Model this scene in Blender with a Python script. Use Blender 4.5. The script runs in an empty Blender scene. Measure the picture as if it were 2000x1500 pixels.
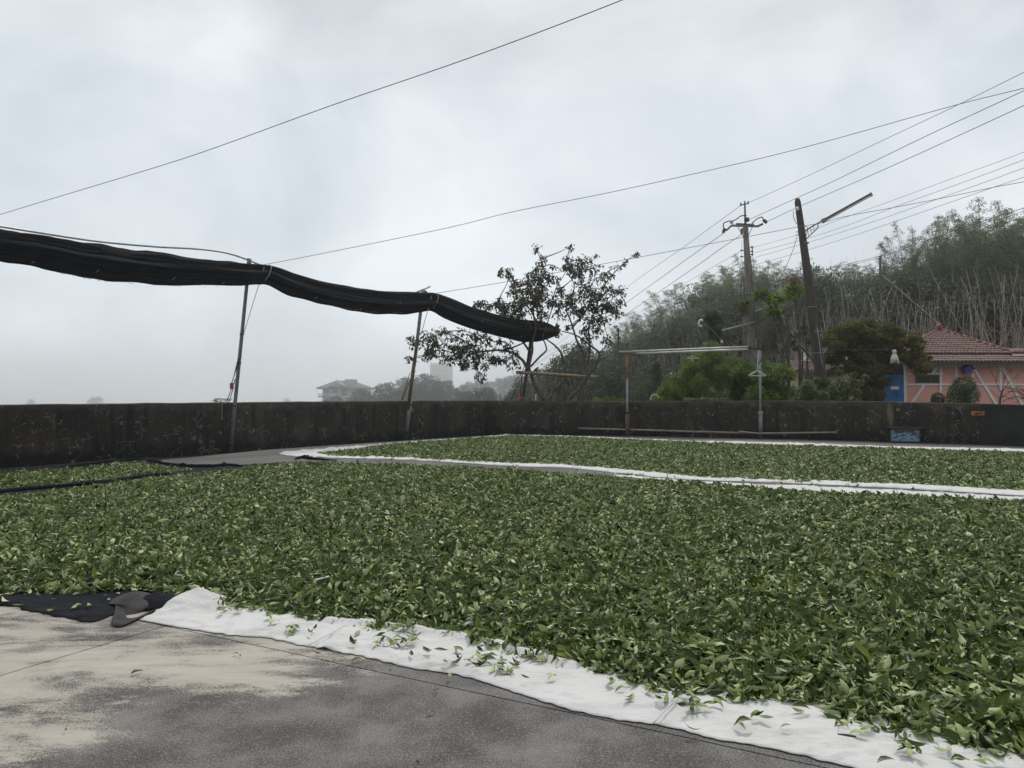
import bpy, math, random
import numpy as np
from mathutils import Vector, Matrix, noise as mnoise
random.seed(7)
RNG = np.random.default_rng(7)
R = math.radians
C = bpy.context.scene.collection
scene = bpy.context.scene

# ------------------------------------------------------------ camera, sky, sun, exposure
CAM_H, FPX, HOR = 1.2, 1500.0, 772.0
PITCH = math.atan((HOR - 750.0) / FPX)
cam_data = bpy.data.cameras.new('camera')
cam_data.sensor_width = 36.0
cam_data.lens = FPX / 2000.0 * 36.0
cam_data.clip_start, cam_data.clip_end = 0.05, 4000.0
cam = bpy.data.objects.new('camera', cam_data)
cam.location = (0, 0, CAM_H)
cam.rotation_euler = (math.pi / 2 + PITCH, 0, 0)
C.objects.link(cam)
scene.camera = cam

SUN_ELEV, SUN_ROT = 54.0, 18.0
world = bpy.data.worlds.new("World")
scene.world = world
world.use_nodes = True
wn, wl = world.node_tree.nodes, world.node_tree.links
wn.clear()
w_out = wn.new('ShaderNodeOutputWorld')
w_bg = wn.new('ShaderNodeBackground')
w_bg.inputs['Strength'].default_value = 0.1
w_sky = wn.new('ShaderNodeTexSky')
w_sky.sky_type = 'NISHITA'
w_sky.sun_disc = False
w_sky.sun_elevation = R(SUN_ELEV)
w_sky.sun_rotation = R(SUN_ROT)
w_tc = wn.new('ShaderNodeTexCoord')
w_map = wn.new('ShaderNodeMapping')
w_map.inputs['Scale'].default_value = (1.0, 1.0, 1.7)
w_map.inputs['Rotation'].default_value = (0.2, 0.35, 0.4)
wl.new(w_tc.outputs['Generated'], w_map.inputs['Vector'])
w_n1 = wn.new('ShaderNodeTexNoise')
w_n1.inputs['Scale'].default_value = 2.1
w_n1.inputs['Detail'].default_value = 5.0
w_n1.inputs['Roughness'].default_value = 0.55
w_n1.inputs['Distortion'].default_value = 0.35
wl.new(w_map.outputs[0], w_n1.inputs['Vector'])
w_cr = wn.new('ShaderNodeValToRGB')
w_cr.color_ramp.elements[0].position = 0.34
w_cr.color_ramp.elements[0].color = (0.44, 0.485, 0.53, 1)
w_cr.color_ramp.elements[1].position = 0.68
w_cr.color_ramp.elements[1].color = (0.735, 0.775, 0.805, 1)
wl.new(w_n1.outputs['Fac'], w_cr.inputs['Fac'])
w_sep = wn.new('ShaderNodeSeparateXYZ')
wl.new(w_tc.outputs['Generated'], w_sep.inputs[0])
w_el = wn.new('ShaderNodeMapRange')            # an overcast sky is brighter overhead than at the horizon
w_el.inputs['From Min'].default_value = 0.0
w_el.inputs['From Max'].default_value = 1.0
w_el.inputs['To Min'].default_value = 12.0
w_el.inputs['To Max'].default_value = 10.0
wl.new(w_sep.outputs['Z'], w_el.inputs['Value'])
w_mul = wn.new('ShaderNodeVectorMath')
w_mul.operation = 'SCALE'
wl.new(w_cr.outputs['Color'], w_mul.inputs[0])
wl.new(w_el.outputs[0], w_mul.inputs['Scale'])
w_mix = wn.new('ShaderNodeMix')
w_mix.data_type = 'RGBA'
w_mix.inputs['Factor'].default_value = 0.93
wl.new(w_sky.outputs['Color'], w_mix.inputs['A'])
w_tint = wn.new('ShaderNodeMix')               # cloud overhead is thinner and a little warmer
w_tint.data_type = 'RGBA'; w_tint.blend_type = 'MULTIPLY'
w_tint.inputs['B'].default_value = (1.09, 1.0, 0.87, 1)
w_tf = wn.new('ShaderNodeMapRange')
w_tf.inputs['From Min'].default_value = 0.35; w_tf.inputs['From Max'].default_value = 0.9
wl.new(w_sep.outputs['Z'], w_tf.inputs['Value'])
wl.new(w_tf.outputs[0], w_tint.inputs['Factor'])
wl.new(w_mul.outputs[0], w_tint.inputs['A'])
wl.new(w_tint.outputs['Result'], w_mix.inputs['B'])
wl.new(w_mix.outputs['Result'], w_bg.inputs['Color'])
wl.new(w_bg.outputs[0], w_out.inputs['Surface'])

sun_data = bpy.data.lights.new('sun', 'SUN')
sun_data.energy = 1.5
sun_data.angle = R(11)
sun_data.color = (1.0, 0.97, 0.92)
sun = bpy.data.objects.new('sun', sun_data)
_az = R(SUN_ROT)
_d = Vector((math.sin(_az) * math.cos(R(SUN_ELEV)), math.cos(_az) * math.cos(R(SUN_ELEV)), math.sin(R(SUN_ELEV))))
sun.rotation_euler = _d.to_track_quat('Z', 'Y').to_euler()
sun.location = _d * 60
C.objects.link(sun)

vs = scene.view_settings
vs.view_transform = 'Standard'
vs.look = 'None'
vs.exposure = 0.15
vs.gamma = 1.0
vs.use_curve_mapping = False
scene.render.engine = 'CYCLES'
cy = scene.cycles
cy.max_bounces = 9
cy.diffuse_bounces = 3
cy.glossy_bounces = 2
cy.transmission_bounces = 3
cy.volume_bounces = 7
cy.transparent_max_bounces = 8
cy.use_denoising = True

# ------------------------------------------------------------ helpers
SP, CP = math.sin(PITCH), math.cos(PITCH)
def P(px, py, d):
    """point at forward distance d (metres) seen at pixel px,py of the 2000x1500 photo"""
    cx, cyy = (px - 1000.0) / FPX, (750.0 - py) / FPX
    v = Vector((cx, CP - cyy * SP, SP + cyy * CP))
    k = d / v.y
    return Vector((v.x * k, d, CAM_H + v.z * k))
def G(px, py, z=0.0):
    cx, cyy = (px - 1000.0) / FPX, (750.0 - py) / FPX
    v = Vector((cx, CP - cyy * SP, SP + cyy * CP))
    k = (z - CAM_H) / v.z
    return Vector((v.x * k, v.y * k, z))

def tag(o, label=None, cat=None, group=None, kind=None):
    if label: o['label'] = label
    if cat: o['category'] = cat
    if group: o['group'] = group
    if kind: o['kind'] = kind
    return o
def empty(name, loc, label, cat, group=None):
    o = bpy.data.objects.new(name, None)
    o.location = loc
    o.empty_display_size = 0.2
    C.objects.link(o)
    return tag(o, label, cat, group)
def origin_of(parent):
    v = Vector((0, 0, 0))
    while parent is not None:
        v += Vector(parent.location)
        parent = parent.parent
    return v

class MB:
    def __init__(s): s.v, s.f = [], []
    def add(s, vs_, fs_):
        n = len(s.v)
        s.v.extend(Vector(v) for v in vs_)
        s.f.extend(tuple(i + n for i in f) for f in fs_)
        return s
    def box(s, a, b):
        x0, y0, z0 = a; x1, y1, z1 = b
        return s.add([(x0,y0,z0),(x1,y0,z0),(x1,y1,z0),(x0,y1,z0),(x0,y0,z1),(x1,y0,z1),(x1,y1,z1),(x0,y1,z1)],
                     [(0,3,2,1),(4,5,6,7),(0,1,5,4),(1,2,6,5),(2,3,7,6),(3,0,4,7)])
    def bar(s, p, q, w, h, up=(0,0,1)):
        p, q = Vector(p), Vector(q)
        a = (q - p).normalized()
        u = Vector(up)
        sx = a.cross(u)
        if sx.length < 1e-4: sx = a.cross(Vector((0, 1, 0)))
        sx.normalize(); sz = sx.cross(a)
        vs_ = []
        for e in (p, q):
            for i, j in ((-1,-1),(1,-1),(1,1),(-1,1)):
                vs_.append(e + sx * (i * w / 2) + sz * (j * h / 2))
        return s.add(vs_, [(0,1,2,3),(7,6,5,4),(0,4,5,1),(1,5,6,2),(2,6,7,3),(3,7,4,0)])
    def tube(s, pts, rad, n=8, cap=True):
        pts = [Vector(p) for p in pts]
        m = len(pts)
        rr = rad if hasattr(rad, '__len__') else [rad] * m
        vs_, prev = [], None
        for i, p in enumerate(pts):
            a = (pts[min(i + 1, m - 1)] - pts[max(i - 1, 0)])
            a = a.normalized() if a.length > 1e-9 else Vector((0, 0, 1))
            if prev is None:
                ref = Vector((0, 0, 1)) if abs(a.z) < 0.9 else Vector((1, 0, 0))
                x = a.cross(ref).normalized()
            else:
                x = (prev - a * prev.dot(a))
                x = x.normalized() if x.length > 1e-6 else a.orthogonal().normalized()
            prev = x
            y = a.cross(x)
            for k in range(n):
                t = 2 * math.pi * k / n
                vs_.append(p + (x * math.cos(t) + y * math.sin(t)) * rr[i])
        fs_ = []
        for i in range(m - 1):
            for k in range(n):
                fs_.append((i*n+k, i*n+(k+1)%n, (i+1)*n+(k+1)%n, (i+1)*n+k))
        if cap:
            fs_.append(tuple(reversed(range(n))))
            fs_.append(tuple((m-1)*n + k for k in range(n)))
        return s.add(vs_, fs_)
    def build(s, name, mat, parent=None, origin=None, smooth=False, kind=None):
        if parent is not None: o0 = origin_of(parent)
        elif origin is not None: o0 = Vector(origin)
        else: o0 = Vector((0, 0, 0))
        me = bpy.data.meshes.new(name)
        me.from_pydata([v - o0 for v in s.v], [], s.f)
        if smooth: me.shade_smooth()
        me.materials.append(mat)
        me.update()
        o = bpy.data.objects.new(name, me)
        if parent is not None: o.parent = parent
        else: o.location = o0
        C.objects.link(o)
        if kind: o['kind'] = kind
        return o

def grid_mesh(pts, nu, nv):
    fs_ = []
    for i in range(nu - 1):
        for j in range(nv - 1):
            a = i * nv + j
            fs_.append((a, a + nv, a + nv + 1, a + 1))
    return pts, fs_

def catmull(pts, n=6):
    pts = [Vector(p) for p in pts]
    if len(pts) < 3: return pts
    q = [pts[0] * 2 - pts[1]] + pts + [pts[-1] * 2 - pts[-2]]
    out = []
    for i in range(1, len(q) - 2):
        for k in range(n):
            t = k / n
            a, b, c, d = q[i-1], q[i], q[i+1], q[i+2]
            out.append(0.5 * ((2*b) + (c-a)*t + (2*a-5*b+4*c-d)*t*t + (3*b-a-3*c+d)*t*t*t))
    out.append(pts[-1])
    return out

# ------------------------------------------------------------ materials
def new_mat(name):
    m = bpy.data.materials.new(name)
    m.use_nodes = True
    nt = m.node_tree
    b = nt.nodes['Principled BSDF']
    return m, nt.nodes, nt.links, b
def val(n, l, sock, v):
    if hasattr(v, 'is_output'): l.new(v, sock)
    else: sock.default_value = v
def mixc(n, l, fac, a, b, blend='MIX'):
    m = n.new('ShaderNodeMix'); m.data_type = 'RGBA'; m.blend_type = blend
    val(n, l, m.inputs['Factor'], fac)
    val(n, l, m.inputs['A'], a if hasattr(a, 'is_output') else (*a, 1))
    val(n, l, m.inputs['B'], b if hasattr(b, 'is_output') else (*b, 1))
    return m.outputs['Result']
def noise(n, l, vec, scale, detail=4, rough=0.5, dist=0.0, mscale=None, rot=None, loc=None):
    if mscale or rot or loc:
        mp = n.new('ShaderNodeMapping')
        if mscale: mp.inputs['Scale'].default_value = mscale
        if rot: mp.inputs['Rotation'].default_value = rot
        if loc: mp.inputs['Location'].default_value = loc
        l.new(vec, mp.inputs['Vector']); vec = mp.outputs[0]
    t = n.new('ShaderNodeTexNoise')
    t.inputs['Scale'].default_value = scale
    t.inputs['Detail'].default_value = detail
    t.inputs['Roughness'].default_value = rough
    t.inputs['Distortion'].default_value = dist
    l.new(vec, t.inputs['Vector'])
    return t.outputs['Fac']
def ramp(n, l, fac, a, b, lo=0.0, hi=1.0):
    t = n.new('ShaderNodeMapRange')
    t.inputs['From Min'].default_value = a
    t.inputs['From Max'].default_value = b
    t.inputs['To Min'].default_value = lo
    t.inputs['To Max'].default_value = hi
    t.interpolation_type = 'SMOOTHSTEP'
    l.new(fac, t.inputs['Value'])
    return t.outputs[0]
def math_(n, l, op, a, b=0.0):
    t = n.new('ShaderNodeMath'); t.operation = op
    val(n, l, t.inputs[0], a); val(n, l, t.inputs[1], b)
    return t.outputs[0]
def bump(n, l, bsdf, h, strength=0.3, dist=0.01):
    t = n.new('ShaderNodeBump')
    t.inputs['Strength'].default_value = strength
    t.inputs['Distance'].default_value = dist
    l.new(h, t.inputs['Height']); l.new(t.outputs[0], bsdf.inputs['Normal'])
def coords(n, which='Object'):
    return n.new('ShaderNodeTexCoord').outputs[which]
def geo_pos(n): return n.new('ShaderNodeNewGeometry').outputs['Position']

def simple(name, col, rough=0.6, metal=0.0, var=0.3, scale=8.0, col2=None, fac=(0.45, 0.7), bumpk=0.15, mscale=None, spec=0.5):
    m, n, l, b = new_mat(name)
    vec = coords(n)
    f = noise(n, l, vec, scale, 5, 0.6, mscale=mscale)
    c2 = col2 if col2 else tuple(c * (1 - var) for c in col)
    l.new(mixc(n, l, ramp(n, l, f, *fac), col, c2), b.inputs['Base Color'])
    b.inputs['Roughness'].default_value = rough
    b.inputs['Metallic'].default_value = metal
    b.inputs['Specular IOR Level'].default_value = spec
    if bumpk: bump(n, l, b, noise(n, l, vec, scale * 6, 4), bumpk, 0.004)
    return m

M = {}
M['galv'] = simple('galvanised_steel', (0.16, 0.18, 0.18), 0.5, 0.4, 0.35, 9)
M['galv_light'] = simple('pale_steel', (0.42, 0.43, 0.42), 0.42, 0.5, 0.3, 6)
M['pale_teal'] = simple('flaking_teal_paint', (0.20, 0.26, 0.27), 0.6, 0.0, 0.3, 7, (0.12, 0.10, 0.08), (0.55, 0.68))
M['rust'] = simple('rusty_pipe', (0.10, 0.05, 0.033), 0.85, 0.0, 0.5, 14, (0.10, 0.10, 0.10), (0.5, 0.65), 0.3)
M['rust_orange'] = simple('orange_rust', (0.30, 0.13, 0.07), 0.85, 0, 0.4, 14, bumpk=0.3)
M['brown_pipe'] = simple('brown_pipe', (0.09, 0.065, 0.052), 0.8, 0.0, 0.4, 10, bumpk=0.3)
M['dark_metal'] = simple('dark_metal', (0.025, 0.024, 0.023), 0.6, 0.3, 0.4, 12)
M['dark_post'] = simple('weathered_dark_post', (0.035, 0.030, 0.028), 0.8, 0.0, 0.4, 7, (0.07, 0.05, 0.04))
M['rope_black'] = simple('black_rope', (0.02, 0.02, 0.022), 0.9, 0, 0.3, 40)
M['rope_pale'] = simple('pale_rope', (0.30, 0.29, 0.26), 0.9, 0, 0.3, 40)
M['cable'] = simple('cable_rubber', (0.06, 0.065, 0.07), 0.6, 0, 0.2, 3, bumpk=0)
M['red'] = simple('red_plastic', (0.30, 0.03, 0.03), 0.4, 0, 0.4, 30)
M['bamboo_pole'] = simple('weathered_bamboo', (0.24, 0.17, 0.10), 0.6, 0, 0.5, 10, (0.10, 0.075, 0.05))
M['grey_pole'] = simple('grey_pole', (0.24, 0.22, 0.20), 0.6, 0, 0.4, 8)
M['white_plastic'] = simple('white_plastic', (0.62, 0.64, 0.64), 0.45, 0, 0.15, 12, bumpk=0)
M['ceramic'] = simple('brown_ceramic', (0.05, 0.042, 0.04), 0.3, 0, 0.3, 12, bumpk=0)
M['hanger'] = simple('pale_green_plastic', (0.40, 0.47, 0.44), 0.45, 0, 0.15, 12, bumpk=0)
M['orange'] = simple('worn_orange', (0.34, 0.085, 0.04), 0.6, 0, 0.5, 20)
M['wood_dark'] = simple('dark_board', (0.05, 0.048, 0.047), 0.8, 0, 0.4, 9, bumpk=0.3)
M['pink'] = simple('salmon_render', (0.80, 0.40, 0.34), 0.85, 0, 0.12, 1.3, (0.73, 0.35, 0.295), (0.4, 0.75), 0.1)
M['trim'] = simple('white_painted_trim', (0.80, 0.80, 0.80), 0.6, 0, 0.25, 2.5, (0.68, 0.67, 0.66), (0.5, 0.75), 0.1)
M['blue'] = simple('blue_painted_sheet', (0.055, 0.20, 0.50), 0.5, 0, 0.3, 2.5, (0.035, 0.12, 0.30))
M['violet'] = simple('violet_paint', (0.09, 0.075, 0.36), 0.6, 0, 0.3, 8)
M['cream'] = simple('cream_render', (0.50, 0.42, 0.24), 0.85, 0, 0.2, 2)
M['frame'] = simple('olive_window_frame', (0.13, 0.105, 0.05), 0.5, 0, 0.3, 8)
M['fascia'] = simple('brown_fascia', (0.075, 0.045, 0.038), 0.7, 0, 0.3, 5)
M['ridge'] = simple('red_ridge_tile', (0.20, 0.052, 0.038), 0.7, 0, 0.5, 4, (0.10, 0.05, 0.045), (0.45, 0.65), 0.2)
M['tile'] = simple('weathered_roof_tile', (0.15, 0.052, 0.038), 0.7, 0, 0.5, 2.6, (0.125, 0.095, 0.085), (0.40, 0.6), 0.3)
M['shade_fill'] = simple('dark_shade_fill', (0.02, 0.018, 0.018), 0.9, 0, 0.3, 2)
M['concrete_pole'] = simple('stained_concrete_pole', (0.21, 0.19, 0.17), 0.9, 0, 0.5, 3, (0.10, 0.085, 0.075), (0.42, 0.66), 0.4, mscale=(3, 3, 0.5))
M['wood_pole'] = simple('tarred_wood_pole', (0.072, 0.058, 0.052), 0.9, 0, 0.5, 4, (0.035, 0.029, 0.027), (0.4, 0.66), 0.5, mscale=(6, 6, 0.4))
M['grey_wall'] = simple('far_grey_wall', (0.30, 0.31, 0.31), 0.9, 0, 0.2, 0.4)
M['grey_roof'] = simple('far_grey_roof', (0.10, 0.105, 0.11), 0.8, 0, 0.3, 0.8)
M['white_wall'] = simple('far_white_wall', (0.55, 0.54, 0.51), 0.9, 0, 0.2, 0.5)
M['brown_wall'] = simple('far_brown_panel', (0.22, 0.18, 0.16), 0.9, 0, 0.2, 0.5)
M['lamp_brown'] = simple('rusty_red_fixture', (0.10, 0.038, 0.032), 0.6, 0, 0.4, 9)
M['cloth_white'] = simple('white_cloth', (0.60, 0.59, 0.54), 0.9, 0, 0.2, 9)
def glass_mat():
    m, n, l, b = new_mat('window_glass')
    b.inputs['Base Color'].default_value = (0.03, 0.045, 0.045, 1)
    b.inputs['Roughness'].default_value = 0.08
    b.inputs['Specular IOR Level'].default_value = 0.7
    return m
M['glass'] = glass_mat()

def bark_mat(name, c1, c2, c3, scale=10):
    m, n, l, b = new_mat(name)
    vec = coords(n)
    f = noise(n, l, vec, scale, 6, 0.65, mscale=(1, 1, 0.6))
    g = noise(n, l, vec, scale * 2.3, 4, 0.6)
    c = mixc(n, l, ramp(n, l, f, 0.4, 0.62), c1, c2)
    c = mixc(n, l, ramp(n, l, g, 0.57, 0.66), c, c3)
    l.new(c, b.inputs['Base Color'])
    b.inputs['Roughness'].default_value = 0.9
    bump(n, l, b, f, 0.6, 0.02)
    return m
M['bark'] = bark_mat('lichened_bark', (0.10, 0.083, 0.07), (0.04, 0.032, 0.027), (0.27, 0.26, 0.235))
M['bark_far'] = bark_mat('far_bark', (0.09, 0.08, 0.07), (0.04, 0.035, 0.03), (0.16, 0.15, 0.13), 3)
M['culm'] = simple('dead_culm', (0.32, 0.30, 0.265), 0.8, 0, 0.4, 2, (0.15, 0.135, 0.115), (0.4, 0.65), 0)
M['culm_green'] = simple('green_culm', (0.12, 0.13, 0.06), 0.6, 0, 0.4, 2, bumpk=0)

def foliage_mat(name, dark, light, accent=None, trans=0.42, rough=0.55):
    """leaf colour varies leaf by leaf (mesh attribute 'tint') and tree by tree"""
    m, n, l, b = new_mat(name)
    at = n.new('ShaderNodeAttribute'); at.attribute_name = 'tint'
    oi = n.new('ShaderNodeObjectInfo')
    c = mixc(n, l, at.outputs['Fac'], dark, light)
    if accent:
        c = mixc(n, l, ramp(n, l, at.outputs['Fac'], 0.86, 0.97), c, accent)
    hs = n.new('ShaderNodeHueSaturation')
    l.new(c, hs.inputs['Color'])
    hs.inputs['Hue'].default_value = 0.5
    l.new(ramp(n, l, oi.outputs['Random'], 0, 1, 0.8, 1.2), hs.inputs['Value'])
    l.new(ramp(n, l, oi.outputs['Random'], 0, 1, 0.8, 1.1), hs.inputs['Saturation'])
    l.new(hs.outputs[0], b.inputs['Base Color'])
    b.inputs['Roughness'].default_value = rough
    tr = n.new('ShaderNodeBsdfTranslucent')
    l.new(hs.outputs[0], tr.inputs['Color'])
    mx = n.new('ShaderNodeMixShader'); mx.inputs[0].default_value = trans
    l.new(b.outputs[0], mx.inputs[1]); l.new(tr.outputs[0], mx.inputs[2])
    l.new(mx.outputs[0], n['Material Output'].inputs['Surface'])
    return m
M['f_tree'] = foliage_mat('plum_leaves', (0.022, 0.026, 0.010), (0.070, 0.075, 0.03), (0.14, 0.085, 0.04))
M['f_bamboo_far'] = foliage_mat('hill_bamboo_leaves', (0.07, 0.095, 0.045), (0.29, 0.325, 0.17))
M['f_broad_far'] = foliage_mat('hill_tree_leaves', (0.022, 0.038, 0.018), (0.095, 0.12, 0.055))
M['f_far_wood'] = foliage_mat('misty_wood_leaves', (0.018, 0.042, 0.024), (0.075, 0.12, 0.07))
M['f_bamboo'] = foliage_mat('garden_bamboo_leaves', (0.035, 0.08, 0.010), (0.27, 0.38, 0.06), (0.42, 0.48, 0.09))
M['f_bamboo2'] = foliage_mat('feathery_bamboo_leaves', (0.045, 0.085, 0.013), (0.26, 0.32, 0.055))
M['f_olive'] = foliage_mat('olive_gold_leaves', (0.030, 0.038, 0.009), (0.16, 0.155, 0.035), (0.20, 0.115, 0.04))
M['f_bush'] = foliage_mat('pale_bush_leaves', (0.06, 0.09, 0.035), (0.30, 0.36, 0.14))
M['f_topiary'] = foliage_mat('dark_topiary_leaves', (0.012, 0.036, 0.006), (0.05, 0.10, 0.02))
M['f_vine'] = foliage_mat('vine_leaves', (0.045, 0.065, 0.015), (0.19, 0.22, 0.06))
M['f_under'] = foliage_mat('undergrowth_leaves', (0.025, 0.034, 0.018), (0.095, 0.10, 0.06))
M['f_dry'] = foliage_mat('dry_undergrowth', (0.06, 0.055, 0.04), (0.155, 0.14, 0.10))
M['f_red'] = foliage_mat('reddish_leaves', (0.05, 0.04, 0.02), (0.19, 0.09, 0.04))

# ------------------------------------------------------------ tea leaf material (both faces)
def tea_mat():
    m, n, l, b = new_mat('tea_leaf')
    oi = n.new('ShaderNodeObjectInfo')
    ge = n.new('ShaderNodeNewGeometry')
    at = n.new('ShaderNodeAttribute'); at.attribute_name = 'tint'
    rnd = oi.outputs['Random']
    r2 = math_(n, l, 'FRACT', math_(n, l, 'ADD', rnd, at.outputs['Fac']))
    top = mixc(n, l, r2, (0.014, 0.032, 0.003), (0.066, 0.113, 0.009))
    top = mixc(n, l, ramp(n, l, r2, 0.90, 0.99), top, (0.17, 0.19, 0.03))
    und = mixc(n, l, r2, (0.17, 0.24, 0.06), (0.56, 0.62, 0.35))
    c = mixc(n, l, ge.outputs['Backfacing'], top, und)
    l.new(c, b.inputs['Base Color'])
    rg = mixc(n, l, ge.outputs['Backfacing'], (0.36,)*3, (0.6,)*3)
    l.new(rg, b.inputs['Roughness'])
    b.inputs['Specular IOR Level'].default_value = 0.30
    tr = n.new('ShaderNodeBsdfTranslucent')
    l.new(c, tr.inputs['Color'])
    mx = n.new('ShaderNodeMixShader'); mx.inputs[0].default_value = 0.06
    l.new(b.outputs[0], mx.inputs[1]); l.new(tr.outputs[0], mx.inputs[2])
    l.new(mx.outputs[0], n['Material Output'].inputs['Surface'])
    return m
M['tea'] = tea_mat()
M['tea_base'] = simple('packed_lower_leaves', (0.012, 0.020, 0.006), 0.9, 0, 0.5, 60, (0.006, 0.009, 0.004), (0.4, 0.6), 0.6)
M['stem'] = simple('tea_stem', (0.12, 0.14, 0.05), 0.6, 0, 0.3, 40, bumpk=0)

# ------------------------------------------------------------ concrete floor
def floor_mat():
    m, n, l, b = new_mat('worn_concrete_floor')
    pos = geo_pos(n)
    grit = noise(n, l, pos, 170, 4, 0.8)
    grit2 = noise(n, l, pos, 75, 5, 0.8)
    patch = noise(n, l, pos, 1.7, 11, 0.68, 0.35, mscale=(0.62, 1.5, 1), rot=(0, 0, -0.4))
    big = noise(n, l, pos, 0.42, 3, 0.5, loc=(2.1, 0.7, 0))
    dark = mixc(n, l, ramp(n, l, math_(n, l, 'ADD', grit, math_(n, l, 'MULTIPLY', math_(n, l, 'SUBTRACT', noise(n, l, pos, 3, 7, 0.65), 0.5), 0.5)), 0.43, 0.60), (0.045, 0.041, 0.041), (0.20, 0.19, 0.185))
    dark = mixc(n, l, ramp(n, l, grit2, 0.52, 0.66, 0, 0.75), dark, (0.27, 0.255, 0.245))
    pale = mixc(n, l, ramp(n, l, patch, 0.45, 0.75), (0.38, 0.35, 0.305), (0.52, 0.48, 0.42))
    # where the pale worn skin of the slab survives: the front left corner of the terrace
    sep = n.new('ShaderNodeSeparateXYZ'); l.new(pos, sep.inputs[0])
    side = ramp(n, l, math_(n, l, 'SUBTRACT', sep.outputs['X'], math_(n, l, 'MULTIPLY', sep.outputs['Y'], 1.2)), -5.0, -3.85, 0.125, -0.30)
    back = ramp(n, l, sep.outputs['Y'], 4.6, 7.0, -0.03, -0.4)
    f = math_(n, l, 'ADD', patch, math_(n, l, 'ADD', side, back))
    f = math_(n, l, 'ADD', f, math_(n, l, 'MULTIPLY', math_(n, l, 'SUBTRACT', grit, 0.5), 0.42))
    f = math_(n, l, 'ADD', f, math_(n, l, 'MULTIPLY', math_(n, l, 'SUBTRACT', grit2, 0.5), 0.35))
    f = math_(n, l, 'ADD', f, math_(n, l, 'MULTIPLY', math_(n, l, 'SUBTRACT', noise(n, l, pos, 7, 6, 0.6, 0.2, mscale=(0.6, 1.4, 1), rot=(0, 0, -0.4)), 0.5), 0.32))
    fm = ramp(n, l, f, 0.485, 0.60)
    far = mixc(n, l, ramp(n, l, big, 0.4, 0.65), (0.135, 0.13, 0.127), (0.085, 0.08, 0.078))
    dark2 = mixc(n, l, ramp(n, l, sep.outputs['Y'], 6.0, 9.0), dark, far)
    l.new(mixc(n, l, fm, dark2, pale), b.inputs['Base Color'])
    b.inputs['Roughness'].default_value = 0.85
    bump(n, l, b, grit, 0.25, 0.002)
    return m
M['floor'] = floor_mat()
M['joint'] = simple('joint_dirt', (0.02, 0.018, 0.017), 0.95, 0, 0.3, 20)

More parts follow.
